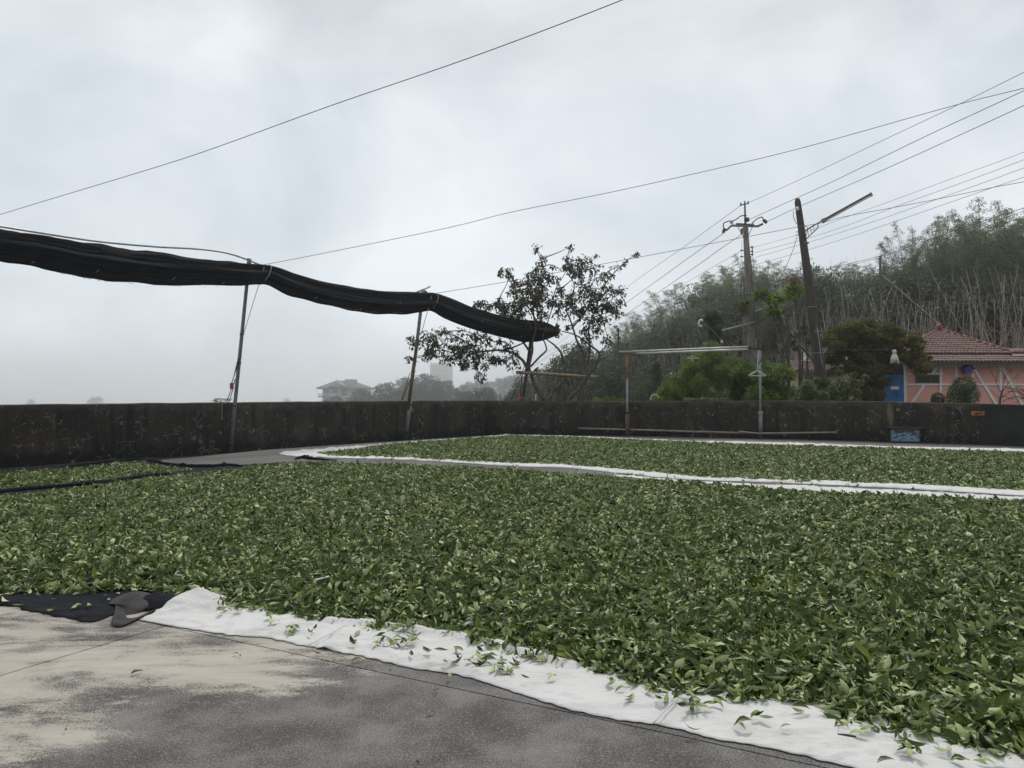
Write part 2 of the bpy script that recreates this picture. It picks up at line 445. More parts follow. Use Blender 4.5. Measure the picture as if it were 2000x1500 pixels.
# ------------------------------------------------------------ wall: black algae, streaks, lichen, pale cracks
def wall_mat(name, seed, brown):
    m, n, l, b = new_mat(name)
    vec = geo_pos(n)
    mp = n.new('ShaderNodeMapping'); mp.inputs['Location'].default_value = (seed * 3.7, seed, seed * 1.3)
    l.new(vec, mp.inputs['Vector']); v = mp.outputs[0]
    base = noise(n, l, v, 1.1, 6, 0.6, 0.3)
    streak = noise(n, l, v, 4.2, 5, 0.6, 0.15, mscale=(1, 1, 0.10))
    streak2 = noise(n, l, v, 15, 3, 0.6, 0.1, mscale=(1, 1, 0.08))
    c = mixc(n, l, ramp(n, l, base, 0.35, 0.7), (0.018, 0.0155, 0.0145), brown)
    c = mixc(n, l, ramp(n, l, streak, 0.50, 0.66), c, (0.0065, 0.006, 0.006))
    c = mixc(n, l, ramp(n, l, streak2, 0.55, 0.72, 0, 0.55), c, (0.06, 0.052, 0.043))
    so = n.new('ShaderNodeSeparateXYZ'); l.new(coords(n), so.inputs[0])
    wn_ = n.new('ShaderNodeTexWhiteNoise'); wn_.noise_dimensions = '1D'
    l.new(math_(n, l, 'FLOOR', math_(n, l, 'MULTIPLY', so.outputs['X'], 2.3)), wn_.inputs['W'])
    c = mixc(n, l, math_(n, l, 'MULTIPLY', wn_.outputs['Value'], 0.42), c, (0.006, 0.0055, 0.0055))
    sp = n.new('ShaderNodeSeparateXYZ'); l.new(vec, sp.inputs[0])
    # lighter scoured rim at the top, black damp foot
    edge_n = math_(n, l, 'MULTIPLY', math_(n, l, 'SUBTRACT', noise(n, l, v, 2.6, 4), 0.5), 0.5)
    z = math_(n, l, 'ADD', sp.outputs['Z'], edge_n)
    c = mixc(n, l, ramp(n, l, z, 0.26, 0.08), c, (0.005, 0.005, 0.006))
    c = mixc(n, l, ramp(n, l, z, 0.84, 1.04, 0, 0.7), c, (0.060, 0.053, 0.042))
    # cracks lined with lime
    wv = n.new('ShaderNodeTexVoronoi'); wv.feature = 'DISTANCE_TO_EDGE'
    wv.inputs['Scale'].default_value = 3.6
    dn = n.new('ShaderNodeTexNoise'); dn.inputs['Scale'].default_value = 3.2; dn.inputs['Detail'].default_value = 5
    l.new(v, dn.inputs['Vector'])
    ad = n.new('ShaderNodeVectorMath'); ad.operation = 'ADD'
    sc = n.new('ShaderNodeVectorMath'); sc.operation = 'SCALE'; sc.inputs['Scale'].default_value = 0.55
    l.new(dn.outputs['Color'], sc.inputs[0]); l.new(v, ad.inputs[0]); l.new(sc.outputs[0], ad.inputs[1])
    l.new(ad.outputs[0], wv.inputs['Vector'])
    crack = ramp(n, l, wv.outputs['Distance'], 0.034, 0.004)
    cm = ramp(n, l, noise(n, l, v, 3.4, 4, 0.6, loc=(4, 4, 4)), 0.525, 0.585)
    c = mixc(n, l, math_(n, l, 'MULTIPLY', math_(n, l, 'MULTIPLY', crack, cm), 0.6), c, (0.23, 0.215, 0.18))
    # lichen dots of two sizes
    for scl, th, den, col in ((5.0, 0.24, 0.50, (0.16, 0.145, 0.11)), (11.0, 0.26, 0.50, (0.18, 0.16, 0.115)), (20.0, 0.30, 0.45, (0.17, 0.15, 0.11))):
        vo = n.new('ShaderNodeTexVoronoi'); vo.feature = 'F1'; vo.inputs['Scale'].default_value = scl
        l.new(ad.outputs[0] if scl > 10 else v, vo.inputs['Vector'])
        sx = n.new('ShaderNodeSeparateColor'); l.new(vo.outputs['Color'], sx.inputs[0])
        keep = ramp(n, l, sx.outputs[0], den, den + 0.1)
        size = math_(n, l, 'MULTIPLY', sx.outputs[1], th)
        spot = math_(n, l, 'LESS_THAN', math_(n, l, 'ADD', vo.outputs['Distance'], math_(n, l, 'MULTIPLY', math_(n, l, 'SUBTRACT', noise(n, l, v, 30, 2), 0.5), 0.12)), size)
        region = ramp(n, l, noise(n, l, v, 0.9, 2, loc=(scl, 9, 1)), 0.40, 0.52)
        c = mixc(n, l, math_(n, l, 'MULTIPLY', math_(n, l, 'MULTIPLY', spot, keep), math_(n, l, 'MULTIPLY', region, 0.8)), c, col)
    # a few long lime runs
    run = noise(n, l, v, 2.0, 2, 0.5, 0.5, mscale=(1, 1, 0.22), loc=(7, 3, 2))
    c = mixc(n, l, ramp(n, l, run, 0.715, 0.76, 0, 0.55), c, (0.16, 0.14, 0.105))
    l.new(c, b.inputs['Base Color'])
    b.inputs['Roughness'].default_value = 0.9
    bump(n, l, b, noise(n, l, v, 30, 5, 0.6), 0.5, 0.01)
    return m
M['wall_l'] = wall_mat('algae_black_wall_left', 1.0, (0.050, 0.040, 0.033))
M['wall_r'] = wall_mat('algae_black_wall_right', 5.0, (0.038, 0.031, 0.026))
M['wall_r2'] = simple('black_smooth_wall', (0.018, 0.018, 0.019), 0.9, 0, 0.4, 3, (0.009, 0.009, 0.010), (0.4, 0.65), 0.3)

def cloth_mat(name, col, col2, sc=4, weave=260, rough=0.85):
    m, n, l, b = new_mat(name)
    pos = geo_pos(n)
    f = noise(n, l, pos, sc, 5, 0.6)
    c = mixc(n, l, ramp(n, l, f, 0.45, 0.75), col, col2)
    l.new(c, b.inputs['Base Color'])
    b.inputs['Roughness'].default_value = rough
    b.inputs['Specular IOR Level'].default_value = 0.15
    h = math_(n, l, 'ADD', math_(n, l, 'MULTIPLY', noise(n, l, pos, 9, 4, 0.55, 0.6, mscale=(1, 2.5, 1), rot=(0, 0, 0.5)), 1.0), math_(n, l, 'MULTIPLY', noise(n, l, pos, weave, 2), 0.04))
    bump(n, l, b, h, 0.45, 0.03)
    return m
M['sheet_white'] = cloth_mat('white_sheet_cloth', (0.64, 0.64, 0.645), (0.54, 0.535, 0.53))
M['sheet_black'] = cloth_mat('black_shade_cloth', (0.007, 0.0075, 0.013), (0.016, 0.016, 0.021))
M['sheet_under'] = cloth_mat('dusty_net_underside', (0.070, 0.066, 0.064), (0.035, 0.034, 0.036))
def net_mat():
    m, n, l, b = new_mat('black_shade_net')
    vec = coords(n)
    at = n.new('ShaderNodeAttribute'); at.attribute_name = 'along'
    f = noise(n, l, vec, 3.0, 5, 0.6)
    c = mixc(n, l, ramp(n, l, f, 0.5, 0.75), (0.0035, 0.004, 0.008), (0.009, 0.0095, 0.012))
    l.new(c, b.inputs['Base Color'])
    b.inputs['Roughness'].default_value = 0.8
    b.inputs['Specular IOR Level'].default_value = 0.12
    bump(n, l, b, noise(n, l, vec, 24, 4), 0.4, 0.02)
    return m
M['net'] = net_mat()

# ------------------------------------------------------------ terrain (one sheet, out to the haze)
T_PX = [-3000, 500, 900, 1050, 1250, 1500, 1750, 2000, 5000]
T_D = [0, 22, 28, 38, 50, 62, 76, 95, 275, 480, 1080, 1900]
T_H = [
 [-3.0, -3.0, -3.0, -3.0, -3.0, -2.0, -1.5, -1.2, -1.2],
 [-3.5, -3.5, -3.5, -3.0, -2.0, -1.0, -0.6, -0.5, -0.5],
 [-4.5, -4.5, -4.0, -3.0, -1.6, -0.6, -0.35, -0.3, -0.3],
 [-7.0, -7.0, -6.0, -4.0, -1.8, -0.4, -0.3, -0.3, -0.3],
 [-10., -10., -8.0, -4.5, -1.0, 0.6, 0.8, 0.9, 1.0],
 [-12., -12., -8.5, -3.8, 0.5, 3.6, 4.4, 5.6, 6.0],
 [-14., -14., -8.5, -3.0, 2.0, 6.2, 8.0, 10.0, 12.],
 [-15., -15., -8.0, -2.0, 2.6, 7.4, 10.0, 13.0, 15.],
 [-16., -16., -8.0, -2.0, 2.0, 6.0, 10.0, 13.0, 16.],
 [-19., -19., -9.0, -2.0, 1.0, 5.0, 9.0, 12.0, 15.],
 [-22., -22., -16., -14., -8.0, -2.0, 4.0, 8.0, 12.],
 [-24., -24., -22., -20., -18., -14., -10., -6., -2.],
]
_TH = np.array(T_H)
def terrain(x, y):
    yy = max(y, 1.0)
    px = 1000 + FPX * x / yy
    d = math.hypot(x, y) if y < 1 else y
    px = min(max(px, T_PX[0]), T_PX[-1]); d = min(max(d, 0), T_D[-1])
    i = int(np.searchsorted(T_D, d, side='right')) - 1; i = min(max(i, 0), len(T_D) - 2)
    j = int(np.searchsorted(T_PX, px, side='right')) - 1; j = min(max(j, 0), len(T_PX) - 2)
    u = (d - T_D[i]) / (T_D[i+1] - T_D[i]); v = (px - T_PX[j]) / (T_PX[j+1] - T_PX[j])
    u = u*u*(3-2*u); v = v*v*(3-2*v)
    h = _TH[i,j]*(1-u)*(1-v) + _TH[i+1,j]*u*(1-v) + _TH[i,j+1]*(1-u)*v + _TH[i+1,j+1]*u*v
    amp = 0.05 if d < 45 else 0.6
    return float(h + amp * mnoise.noise(Vector((x * 0.09, y * 0.09, 0))))
def axis(lims, steps):
    out = [lims[0]]
    for a, b_, s in zip(lims[:-1], lims[1:], steps):
        k = max(1, int(round((b_ - a) / s)))
        out += [a + (b_ - a) * (i + 1) / k for i in range(k)]
    return out
gx = axis([-1120, -250, -60, 100, 300, 1120], [100, 14, 3.2, 12, 100])
gy = axis([-250, 10, 110, 400, 1120], [40, 3.2, 12, 80])
tb = MB()
tv, tf = grid_mesh([Vector((x, y, terrain(x, y))) for x in gx for y in gy], len(gx), len(gy))
tb.add(tv, tf)
m_ter, _n, _l, _b = new_mat('hill_ground')
_v = geo_pos(_n)
_c = mixc(_n, _l, ramp(_n, _l, noise(_n, _l, _v, 0.25, 6, 0.6), 0.4, 0.65), (0.030, 0.038, 0.020), (0.075, 0.065, 0.045))
_c = mixc(_n, _l, ramp(_n, _l, noise(_n, _l, _v, 3.0, 4, 0.6), 0.45, 0.7, 0, 0.6), _c, (0.02, 0.025, 0.012))
_l.new(_c, _b.inputs['Base Color']); _b.inputs['Roughness'].default_value = 0.95
tag(tb.build('ground', m_ter, smooth=True), kind='structure')

# ------------------------------------------------------------ the terrace: floor slabs with sunk joints, two walls
WL = [G(-420, 973), G(0, 911), G(450, 882.5), G(795, 857), G(945, 848)]          # foot of the left wall
WR = [G(945, 848), G(1224, 851.5), G(1483, 856.5), G(1675, 861.5), G(1912, 869), G(2110, 876.5), G(2500, 894)]
FLOOR_POLY = [(p.x, p.y) for p in WL] + [(p.x, p.y) for p in WR[1:]] + [(WR[-1].x + 3, -4.0), (WL[0].x - 5, -4.0)]
def clip_poly(poly, inside_pts):
    """Sutherland-Hodgman: poly clipped by the (convex, clockwise) floor outline"""
    out = poly
    n_ = len(inside_pts)
    for i in range(n_):
        a, b_ = inside_pts[i], inside_pts[(i+1) % n_]
        def side(p): return (b_[0]-a[0])*(p[1]-a[1]) - (b_[1]-a[1])*(p[0]-a[0])
        res = []
        for k in range(len(out)):
            p, q = out[k], out[(k+1) % len(out)]
            sp_, sq = side(p), side(q)
            if sp_ <= 0: res.append(p)
            if (sp_ < 0 < sq) or (sq < 0 < sp_):
                t = sp_ / (sp_ - sq)
                res.append((p[0] + (q[0]-p[0])*t, p[1] + (q[1]-p[1])*t))
        out = res
        if len(out) < 3: return []
    return out
floor = MB()
floor.add([(x, y, -0.03) for x, y in FLOOR_POLY] + [(x, y, -2.6) for x, y in FLOOR_POLY],
          [tuple(reversed(range(len(FLOOR_POLY))))] + [(i, (i+1) % len(FLOOR_POLY), (i+1) % len(FLOOR_POLY) + len(FLOOR_POLY), i + len(FLOOR_POLY)) for i in range(len(FLOOR_POLY))])
floor_o = tag(floor.build('terrace_floor', M['joint']), kind='structure')
J0 = G(322, 1222.5)
ju = (G(1500, 1471) - G(450, 1247)).normalized()
jv = Vector((-ju.y, ju.x, 0))
SLAB = 3.7
for i in range(-8, 8):
    for j in range(-4, 9):
        g = 0.0045
        q = [J0 + ju * (SLAB * i + g) + jv * (SLAB * j + g), J0 + ju * (SLAB * i + g) + jv * (SLAB * (j+1) - g),
             J0 + ju * (SLAB * (i+1) - g) + jv * (SLAB * (j+1) - g), J0 + ju * (SLAB * (i+1) - g) + jv * (SLAB * j + g)]
        # a little waviness along the joint edges
        pts2 = []
        for k in range(4):
            a, b_ = q[k], q[(k+1) % 4]
            for t in range(12):
                p = a.lerp(b_, t / 12)
                w = mnoise.noise(Vector((p.x * 2.3, p.y * 2.3, 3))) * 0.006
                pts2.append((p.x + w, p.y + w * 0.7))
        cl = clip_poly(pts2, FLOOR_POLY)
        if len(cl) >= 3:
            s = MB()
            k = len(cl)
            s.add([(x, y, 0.0) for x, y in cl] + [(x, y, -0.026) for x, y in cl],
                  [tuple(reversed(range(k)))] + [(a, (a+1) % k, (a+1) % k + k, a + k) for a in range(k)])
            s.build('slab', M['floor'], floor_o)

def wall_piece(name, a, b_, ha, hb, th, mat, parent=None, side=1, seed=0):
    """upright slab between foot points a and b_, local x along the wall; outer face away from the terrace"""
    L = (b_ - a).length
    ang = math.atan2(b_.y - a.y, b_.x - a.x)
    nx = max(4, int(L / 0.25)); nz = 5
    ring = []
    rb = 0.018
    vs_, fs_ = [], []
    prof = [(0, -0.35), (0, 0.0), (0, 0.33), (0, 0.66), (0, 1 - rb), (rb, 1.0), (th - rb, 1.0), (th, 1 - rb), (th, -0.35)]
    for i in range(nx + 1):
        t = i / nx
        h = ha + (hb - ha) * t
        for k, (dy, zz) in enumerate(prof):
            z = zz * h if zz >= 0 else zz - 2.0
            wob = mnoise.noise(Vector((t * L * 1.3 + seed, k * 0.7, seed))) * 0.006
            top = mnoise.noise(Vector((t * L * 1.7 + seed, 0, 7))) * 0.013 if zz > 0.9 else 0
            vs_.append(Vector((t * L, side * (dy + wob), z + top)))
    m_ = len(prof)
    for i in range(nx):
        for k in range(m_ - 1):
            a0 = i * m_ + k
            f = (a0, a0 + m_, a0 + m_ + 1, a0 + 1)
            fs_.append(f if side > 0 else tuple(reversed(f)))
    fs_.append(tuple(range(m_)) if side > 0 else tuple(reversed(range(m_))))
    fs_.append(tuple(reversed([nx * m_ + k for k in range(m_)])) if side > 0 else tuple(nx * m_ + k for k in range(m_)))
    me = bpy.data.meshes.new(name)
    me.from_pydata(vs_, [], fs_)
    me.materials.append(mat)
    o = bpy.data.objects.new(name, me)
    C.objects.link(o)
    if parent is not None:
        o.parent = parent
        o.location = a - origin_of(parent)
    else: o.location = a
    o.rotation_euler = (0, 0, ang)
    return o
def h_at(foot, py_top):
    return P(1000 + FPX * foot.x / foot.y, py_top, foot.y).z
wl = empty('concrete_wall', WL[0], 'long black-stained concrete wall on the left, with the shade net posts standing along it', 'wall')
hl = [1.04, h_at(WL[1], 790.3), h_at(WL[2], 785.6), h_at(WL[3], 782.7), h_at(WL[4], 782.2)]
for i in range(4):
    if i in (0, 1):
        pass
    wall_piece('wall_panel', WL[i], WL[i+1], hl[i], hl[i+1], 0.16, M['wall_l'], wl, 1, i * 5.1)
wr = empty('concrete_wall', WR[0], 'long black-stained concrete wall on the right, running in front of the pink house', 'wall')
hr = [h_at(WR[0], 782.2), h_at(WR[1], 784.0), h_at(WR[2], 782.3), h_at(WR[3], 783.0), h_at(WR[4], 788.0), h_at(WR[5], 794), 0.93]
for i in range(6):
    a, b_ = WR[i].copy(), WR[i+1].copy()
    if i >= 2:
        a = a + (b_ - a).normalized() * 0.006
    wall_piece('wall_panel', a, b_, hr[i], hr[i+1], 0.16, M['wall_r'] if i < 4 else M['wall_r2'], wr, 1, 30 + i * 5.1)

# ------------------------------------------------------------ sheets and tea leaf beds
def world_poly(pts): return [(p.x, p.y) for p in pts]
BED_NEAR = world_poly([G(*p) for p in [(-420, 1240), (-200, 1190), (0, 1155), (100, 1162), (210, 1166), (250, 1159), (345, 1169), (400, 1184), (500, 1193), (540, 1200), (642, 1212), (729, 1224), (840, 1243), (918, 1258), (1005, 1279), (1125, 1307), (1175, 1327), (1225, 1347), (1287, 1364), (1395, 1361), (1445, 1381), (1495, 1369), (1568, 1374), (1616, 1383), (1634, 1412), (1700, 1419), (1745, 1446), (1835, 1452), (1865, 1476), (1955, 1483), (2000, 1495), (2200, 1560), (2600, 1700)]]
                      + [G(px, py, 0.055) for px, py in [(3400, 1060), (2500, 998), (2000, 975), (1800, 965), (1600, 956), (1512, 951), (1334, 938), (1292, 935), (1100, 922), (1000, 915), (800, 905.5), (650, 901.5), (575, 901), (500, 908), (375, 923), (300, 931), (200, 943), (100, 956), (0, 966), (-200, 985), (-500, 1015)]])
BED_FAR = world_poly([G(*p) for p in [(620, 885.5), (655, 893), (750, 894), (875, 901), (1000, 907), (1100, 908), (1265, 923), (1375, 933), (1567, 944), (1600, 943), (1780, 947), (2000, 960), (2500, 985)]]
                     + [G(px, py, 0.055) for px, py in [(2800, 903), (2000, 881), (1800, 876), (1650, 872), (1375, 863), (1100, 852), (1000, 850), (875, 858), (750, 867), (660, 879)]])
BED_LEFT = world_poly([G(*p) for p in [(-450, 1010), (-200, 977), (0, 957), (100, 951), (200, 943), (250, 934), (325, 926), (375, 917)]]
                      + [G(px, py, 0.05) for px, py in [(335, 911), (312, 907), (270, 901), (175, 911), (50, 921), (0, 923), (-200, 942), (-500, 975)]])

def poly_dist(x, y, poly):
    """signed distance (+ inside) of points to a polygon"""
    x = np.asarray(x); y = np.asarray(y)
    ins = np.zeros(x.shape, bool)
    dm = np.full(x.shape, 1e9)
    n_ = len(poly)
    for i in range(n_):
        x1, y1 = poly[i]; x2, y2 = poly[(i+1) % n_]
        cond = ((y1 > y) != (y2 > y))
        with np.errstate(divide='ignore', invalid='ignore'):
            xi = (x2 - x1) * (y - y1) / (y2 - y1 + 1e-12) + x1
        ins ^= cond & (x < xi)
        ex, ey = x2 - x1, y2 - y1
        t = np.clip(((x - x1) * ex + (y - y1) * ey) / (ex*ex + ey*ey + 1e-12), 0, 1)
        dm = np.minimum(dm, np.hypot(x - x1 - t*ex, y - y1 - t*ey))
    return np.where(ins, dm, -dm)
_ph = RNG.uniform(0, 6.28, 14); _fr = np.geomspace(0.7, 9.0, 14); _an = RNG.uniform(0, 6.28, 14)
def wob(x, y):
    s = np.zeros_like(x)
    for p, f, a in zip(_ph, _fr, _an):
        s += np.sin((x*np.cos(a) + y*np.sin(a)) * f + p + 1.3*np.sin(f*0.6*(x*np.sin(a)-y*np.cos(a)))) / (1 + f*0.35)
    return s / 4.0
def bed_h(x, y, dist):
    t = np.clip(dist / 0.28, 0, 1)
    return (0.045 + 0.013 * wob(x, y)) * (t*t*(3-2*t)) ** 0.7 + 0.006

def leaf_geo(L, W, fold, bend, twist, flat=False):
    ts = [0.0, 0.14, 0.36, 0.60, 0.82, 1.0]
    ws = [0.03, 0.55, 1.0, 0.88, 0.45, 0.0]
    v, f = [], []
    for t, w in zip(ts, ws):
        x = (t - 0.5) * L
        z = bend * L * ((t - 0.5) ** 2 * 4 - 0.3)
        hw = w * W / 2
        a = twist * (t - 0.5)
        for sd in (-1, 0, 1):
            yy = sd * hw
            zz = abs(sd) * hw * fold
            v.append(Vector((x, yy * math.cos(a) - zz * math.sin(a), z + yy * math.sin(a) + zz * math.cos(a))))
    for i in range(5):
        for k in range(2):
            a0 = i*3 + k
            f.append((a0, a0+3, a0+4, a0+1))
    # stalk
    n0 = len(v)
    b0 = v[1]
    v += [b0 + Vector((0, 0.0009, 0)), b0 + Vector((-0.008, 0.0007, 0.001)), b0 + Vector((-0.008, -0.0007, 0.001)), b0 + Vector((0, -0.0009, 0))]
    f.append((n0, n0+1, n0+2, n0+3))
    return v, f
def tea_mesh(name, kind, seed):
    rnd = random.Random(seed)
    V, F, tint = [], [], []
    def put(v, f, mat4):
        n0 = len(V); V.extend(mat4 @ q for q in v)
        F.extend(tuple(i + n0 for i in ff) for ff in f)
        t = rnd.random(); tint.extend([t * 0.35] * len(v))
    if kind == 'leaf':
        L = rnd.uniform(0.050, 0.072)
        put(*leaf_geo(L, L * rnd.uniform(0.29, 0.41), rnd.uniform(0.05, 1.0), rnd.uniform(-0.22, 0.42), rnd.uniform(-1.4, 1.4)), Matrix.Identity(4))
    else:
        k = rnd.randint(3, 4)
        SL = 0.05
        b_ = MB(); b_.tube([(-SL/2, 0, 0), (0, 0.003, 0.004), (SL/2, 0, 0.008)], [0.0013, 0.0011, 0.0008], 4)
        V.extend(b_.v); F.extend(b_.f); tint.extend([0.3] * len(b_.v))
        for i in range(k):
            L = rnd.uniform(0.045, 0.065) * (0.75 if i == k - 1 else 1)
            m4 = Matrix.Translation((-SL/2 + SL * (i + 0.5) / k, 0, 0.004)) @ Matrix.Rotation(rnd.choice((-1, 1)) * rnd.uniform(0.3, 1.2) + (0 if i == k-1 else 0), 4, 'Z') @ Matrix.Rotation(rnd.uniform(-0.6, 0.2), 4, 'Y') @ Matrix.Rotation(rnd.uniform(-0.9, 0.9), 4, 'X') @ Matrix.Translation((L/2, 0, 0))
            put(*leaf_geo(L, L * rnd.uniform(0.34, 0.42), rnd.uniform(0.2, 0.7), rnd.uniform(-0.1, 0.2), rnd.uniform(-0.6, 0.6)), m4)
    me = bpy.data.meshes.new(name)
    me.from_pydata(V, [], F)
    at = me.attributes.new('tint', 'FLOAT', 'POINT'); at.data.foreach_set('value', tint)
    me.shade_smooth()
    me.materials.append(M['tea'])
    return me
TEA = [tea_mesh('tea_leaf', 'leaf', 100 + i) for i in range(12)] + [tea_mesh('tea_shoot', 'shoot', 200 + i) for i in range(5)]
proto_col = bpy.data.collections.new('tea_leaf_prototypes')
for i, me in enumerate(TEA):
    o = bpy.data.objects.new('prototype_%02d' % i, me)
    proto_col.objects.link(o)

def scatter_group():
    ng = bpy.data.node_groups.new('scatter_leaves', 'GeometryNodeTree')
    ng.interface.new_socket('Geometry', in_out='INPUT', socket_type='NodeSocketGeometry')
    ng.interface.new_socket('Geometry', in_out='OUTPUT', socket_type='NodeSocketGeometry')
    n, l = ng.nodes, ng.links
    gi, go = n.new('NodeGroupInput'), n.new('NodeGroupOutput')
    def na(name, typ):
        a = n.new('GeometryNodeInputNamedAttribute'); a.data_type = typ; a.inputs['Name'].default_value = name
        return a.outputs['Attribute']
    ci = n.new('GeometryNodeCollectionInfo')
    ci.inputs['Collection'].default_value = proto_col
    ci.inputs['Separate Children'].default_value = True
    ci.inputs['Reset Children'].default_value = True
    ip = n.new('GeometryNodeInstanceOnPoints')
    l.new(gi.outputs[0], ip.inputs['Points'])
    l.new(ci.outputs[0], ip.inputs['Instance'])
    ip.inputs['Pick Instance'].default_value = True
    l.new(na('sel', 'BOOLEAN'), ip.inputs['Selection'])
    l.new(na('idx', 'INT'), ip.inputs['Instance Index'])
    er = n.new('FunctionNodeEulerToRotation')
    l.new(na('rot', 'FLOAT_VECTOR'), er.inputs[0])
    l.new(er.outputs[0], ip.inputs['Rotation'])
    l.new(na('scl', 'FLOAT'), ip.inputs['Scale'])
    jn = n.new('GeometryNodeJoinGeometry')
    l.new(gi.outputs[0], jn.inputs[0]); l.new(ip.outputs[0], jn.inputs[0])
    l.new(jn.outputs[0], go.inputs[0])
    return ng
SCATTER = scatter_group()

def make_bed(name, poly, density, cell, label):
    px_ = np.array([p[0] for p in poly]); py_ = np.array([p[1] for p in poly])
    x0, x1, y0, y1 = px_.min() - 0.1, px_.max() + 0.1, py_.min() - 0.1, py_.max() + 0.1
    # mound under the loose leaves
    xs, ys = np.arange(x0, x1, cell), np.arange(y0, y1, cell)
    X, Y = np.meshgrid(xs, ys, indexing='ij')
    D = poly_dist(X, Y, poly)
    H = bed_h(X, Y, D - 0.03) - 0.034
    ok = D > 0.05
    idx = -np.ones(X.shape, int)
    use = np.zeros(X.shape, bool)
    q = ok[:-1,:-1] & ok[1:,:-1] & ok[1:,1:] & ok[:-1,1:]
    for a, b_ in ((0,0),(1,0),(1,1),(0,1)):
        use[a:a+q.shape[0], b_:b_+q.shape[1]] |= q
    idx[use] = np.arange(use.sum())
    mv = np.stack([X[use], Y[use], np.maximum(H[use], 0.006)], 1)
    I, J = np.nonzero(q)
    mf = np.stack([idx[I,J], idx[I+1,J], idx[I+1,J+1], idx[I,J+1]], 1)
    # leaves
    area = (x1-x0)*(y1-y0)
    dmax = max(k for _, k in density)
    N = int(area * dmax)
    lx, ly = RNG.uniform(x0, x1, N), RNG.uniform(y0, y1, N)
    dd = np.interp(ly, [a for a, _ in density], [k for _, k in density]) / dmax
    # far outside the picture the cover may be thinner
    pxl = 1000 + FPX * lx / np.maximum(ly, 0.5)
    dd = np.where((pxl < -150) | (pxl > 2150), dd * 0.55, dd)
    keep = RNG.uniform(0, 1, N) < dd
    lx, ly = lx[keep], ly[keep]
    D = poly_dist(lx, ly, poly)
    edge = 0.06 * wob(lx * 3.1, ly * 3.1) + RNG.normal(0, 0.018, lx.size)
    keep = D > edge
    lx, ly, D = lx[keep], ly[keep], D[keep]
    n_ = lx.size
    h = bed_h(lx, ly, D)
    lz = h + RNG.uniform(-0.030, 0.012, n_)
    lz = np.maximum(lz, 0.012)
    rot = np.stack([RNG.normal(0, 0.50, n_), RNG.normal(0, 0.34, n_), RNG.uniform(0, 6.283, n_)], 1)
    flip = RNG.uniform(0, 1, n_) < 0.40
    rot[flip, 0] += math.pi
    steep = RNG.uniform(0, 1, n_) < 0.06
    rot[steep, 1] += RNG.choice([-1, 1], steep.sum()) * RNG.uniform(0.5, 1.1, steep.sum())
    nf = mv.shape[0]
    co = np.concatenate([mv, np.stack([lx, ly, lz], 1)]).astype(np.float32)
    me = bpy.data.meshes.new(name)
    me.vertices.add(co.shape[0]); me.vertices.foreach_set('co', co.ravel())
    me.loops.add(mf.size); me.loops.foreach_set('vertex_index', mf.ravel().astype(np.int32))
    me.polygons.add(mf.shape[0])
    me.polygons.foreach_set('loop_start', np.arange(0, mf.size, 4, dtype=np.int32))
    me.polygons.foreach_set('loop_total', np.full(mf.shape[0], 4, dtype=np.int32))
    me.update(calc_edges=True)
    sel = np.zeros(co.shape[0], bool); sel[nf:] = True
    a = me.attributes.new('sel', 'BOOLEAN', 'POINT'); a.data.foreach_set('value', sel)
    ix = np.zeros(co.shape[0], np.int32)
    pick = RNG.choice(17, n_, p=[0.065]*12 + [0.044]*5)
    ix[nf:] = pick
    a = me.attributes.new('idx', 'INT', 'POINT'); a.data.foreach_set('value', ix)
    rr = np.zeros((co.shape[0], 3), np.float32); rr[nf:] = rot
    a = me.attributes.new('rot', 'FLOAT_VECTOR', 'POINT'); a.data.foreach_set('vector', rr.ravel())
    ss = np.ones(co.shape[0], np.float32); ss[nf:] = np.clip(RNG.normal(1.12, 0.27, n_), 0.5, 1.75)
    a = me.attributes.new('scl', 'FLOAT', 'POINT'); a.data.foreach_set('value', ss)
    me.materials.append(M['tea_base'])
    me.shade_smooth()
    o = bpy.data.objects.new(name, me)
    C.objects.link(o)
    md = o.modifiers.new('scatter', 'NODES'); md.node_group = SCATTER
    tag(o, label, 'tea leaves', kind='stuff')
    print(name, 'leaves', n_)
    return o
make_bed('tea_leaf_bed', BED_NEAR, [(0, 2900), (3.5, 2900), (6, 2100), (9, 1400), (14, 950), (20, 800)], 0.09, 'wide bed of withering green tea leaves filling the foreground')
make_bed('tea_leaf_bed', BED_FAR, [(0, 1000), (12, 1000), (24, 720)], 0.13, 'second bed of green tea leaves spread before the right wall')
make_bed('tea_leaf_bed', BED_LEFT, [(0, 1400), (9, 1400), (13, 1100), (16, 1000)], 0.10, 'small bed of tea leaves on black cloth by the left wall')

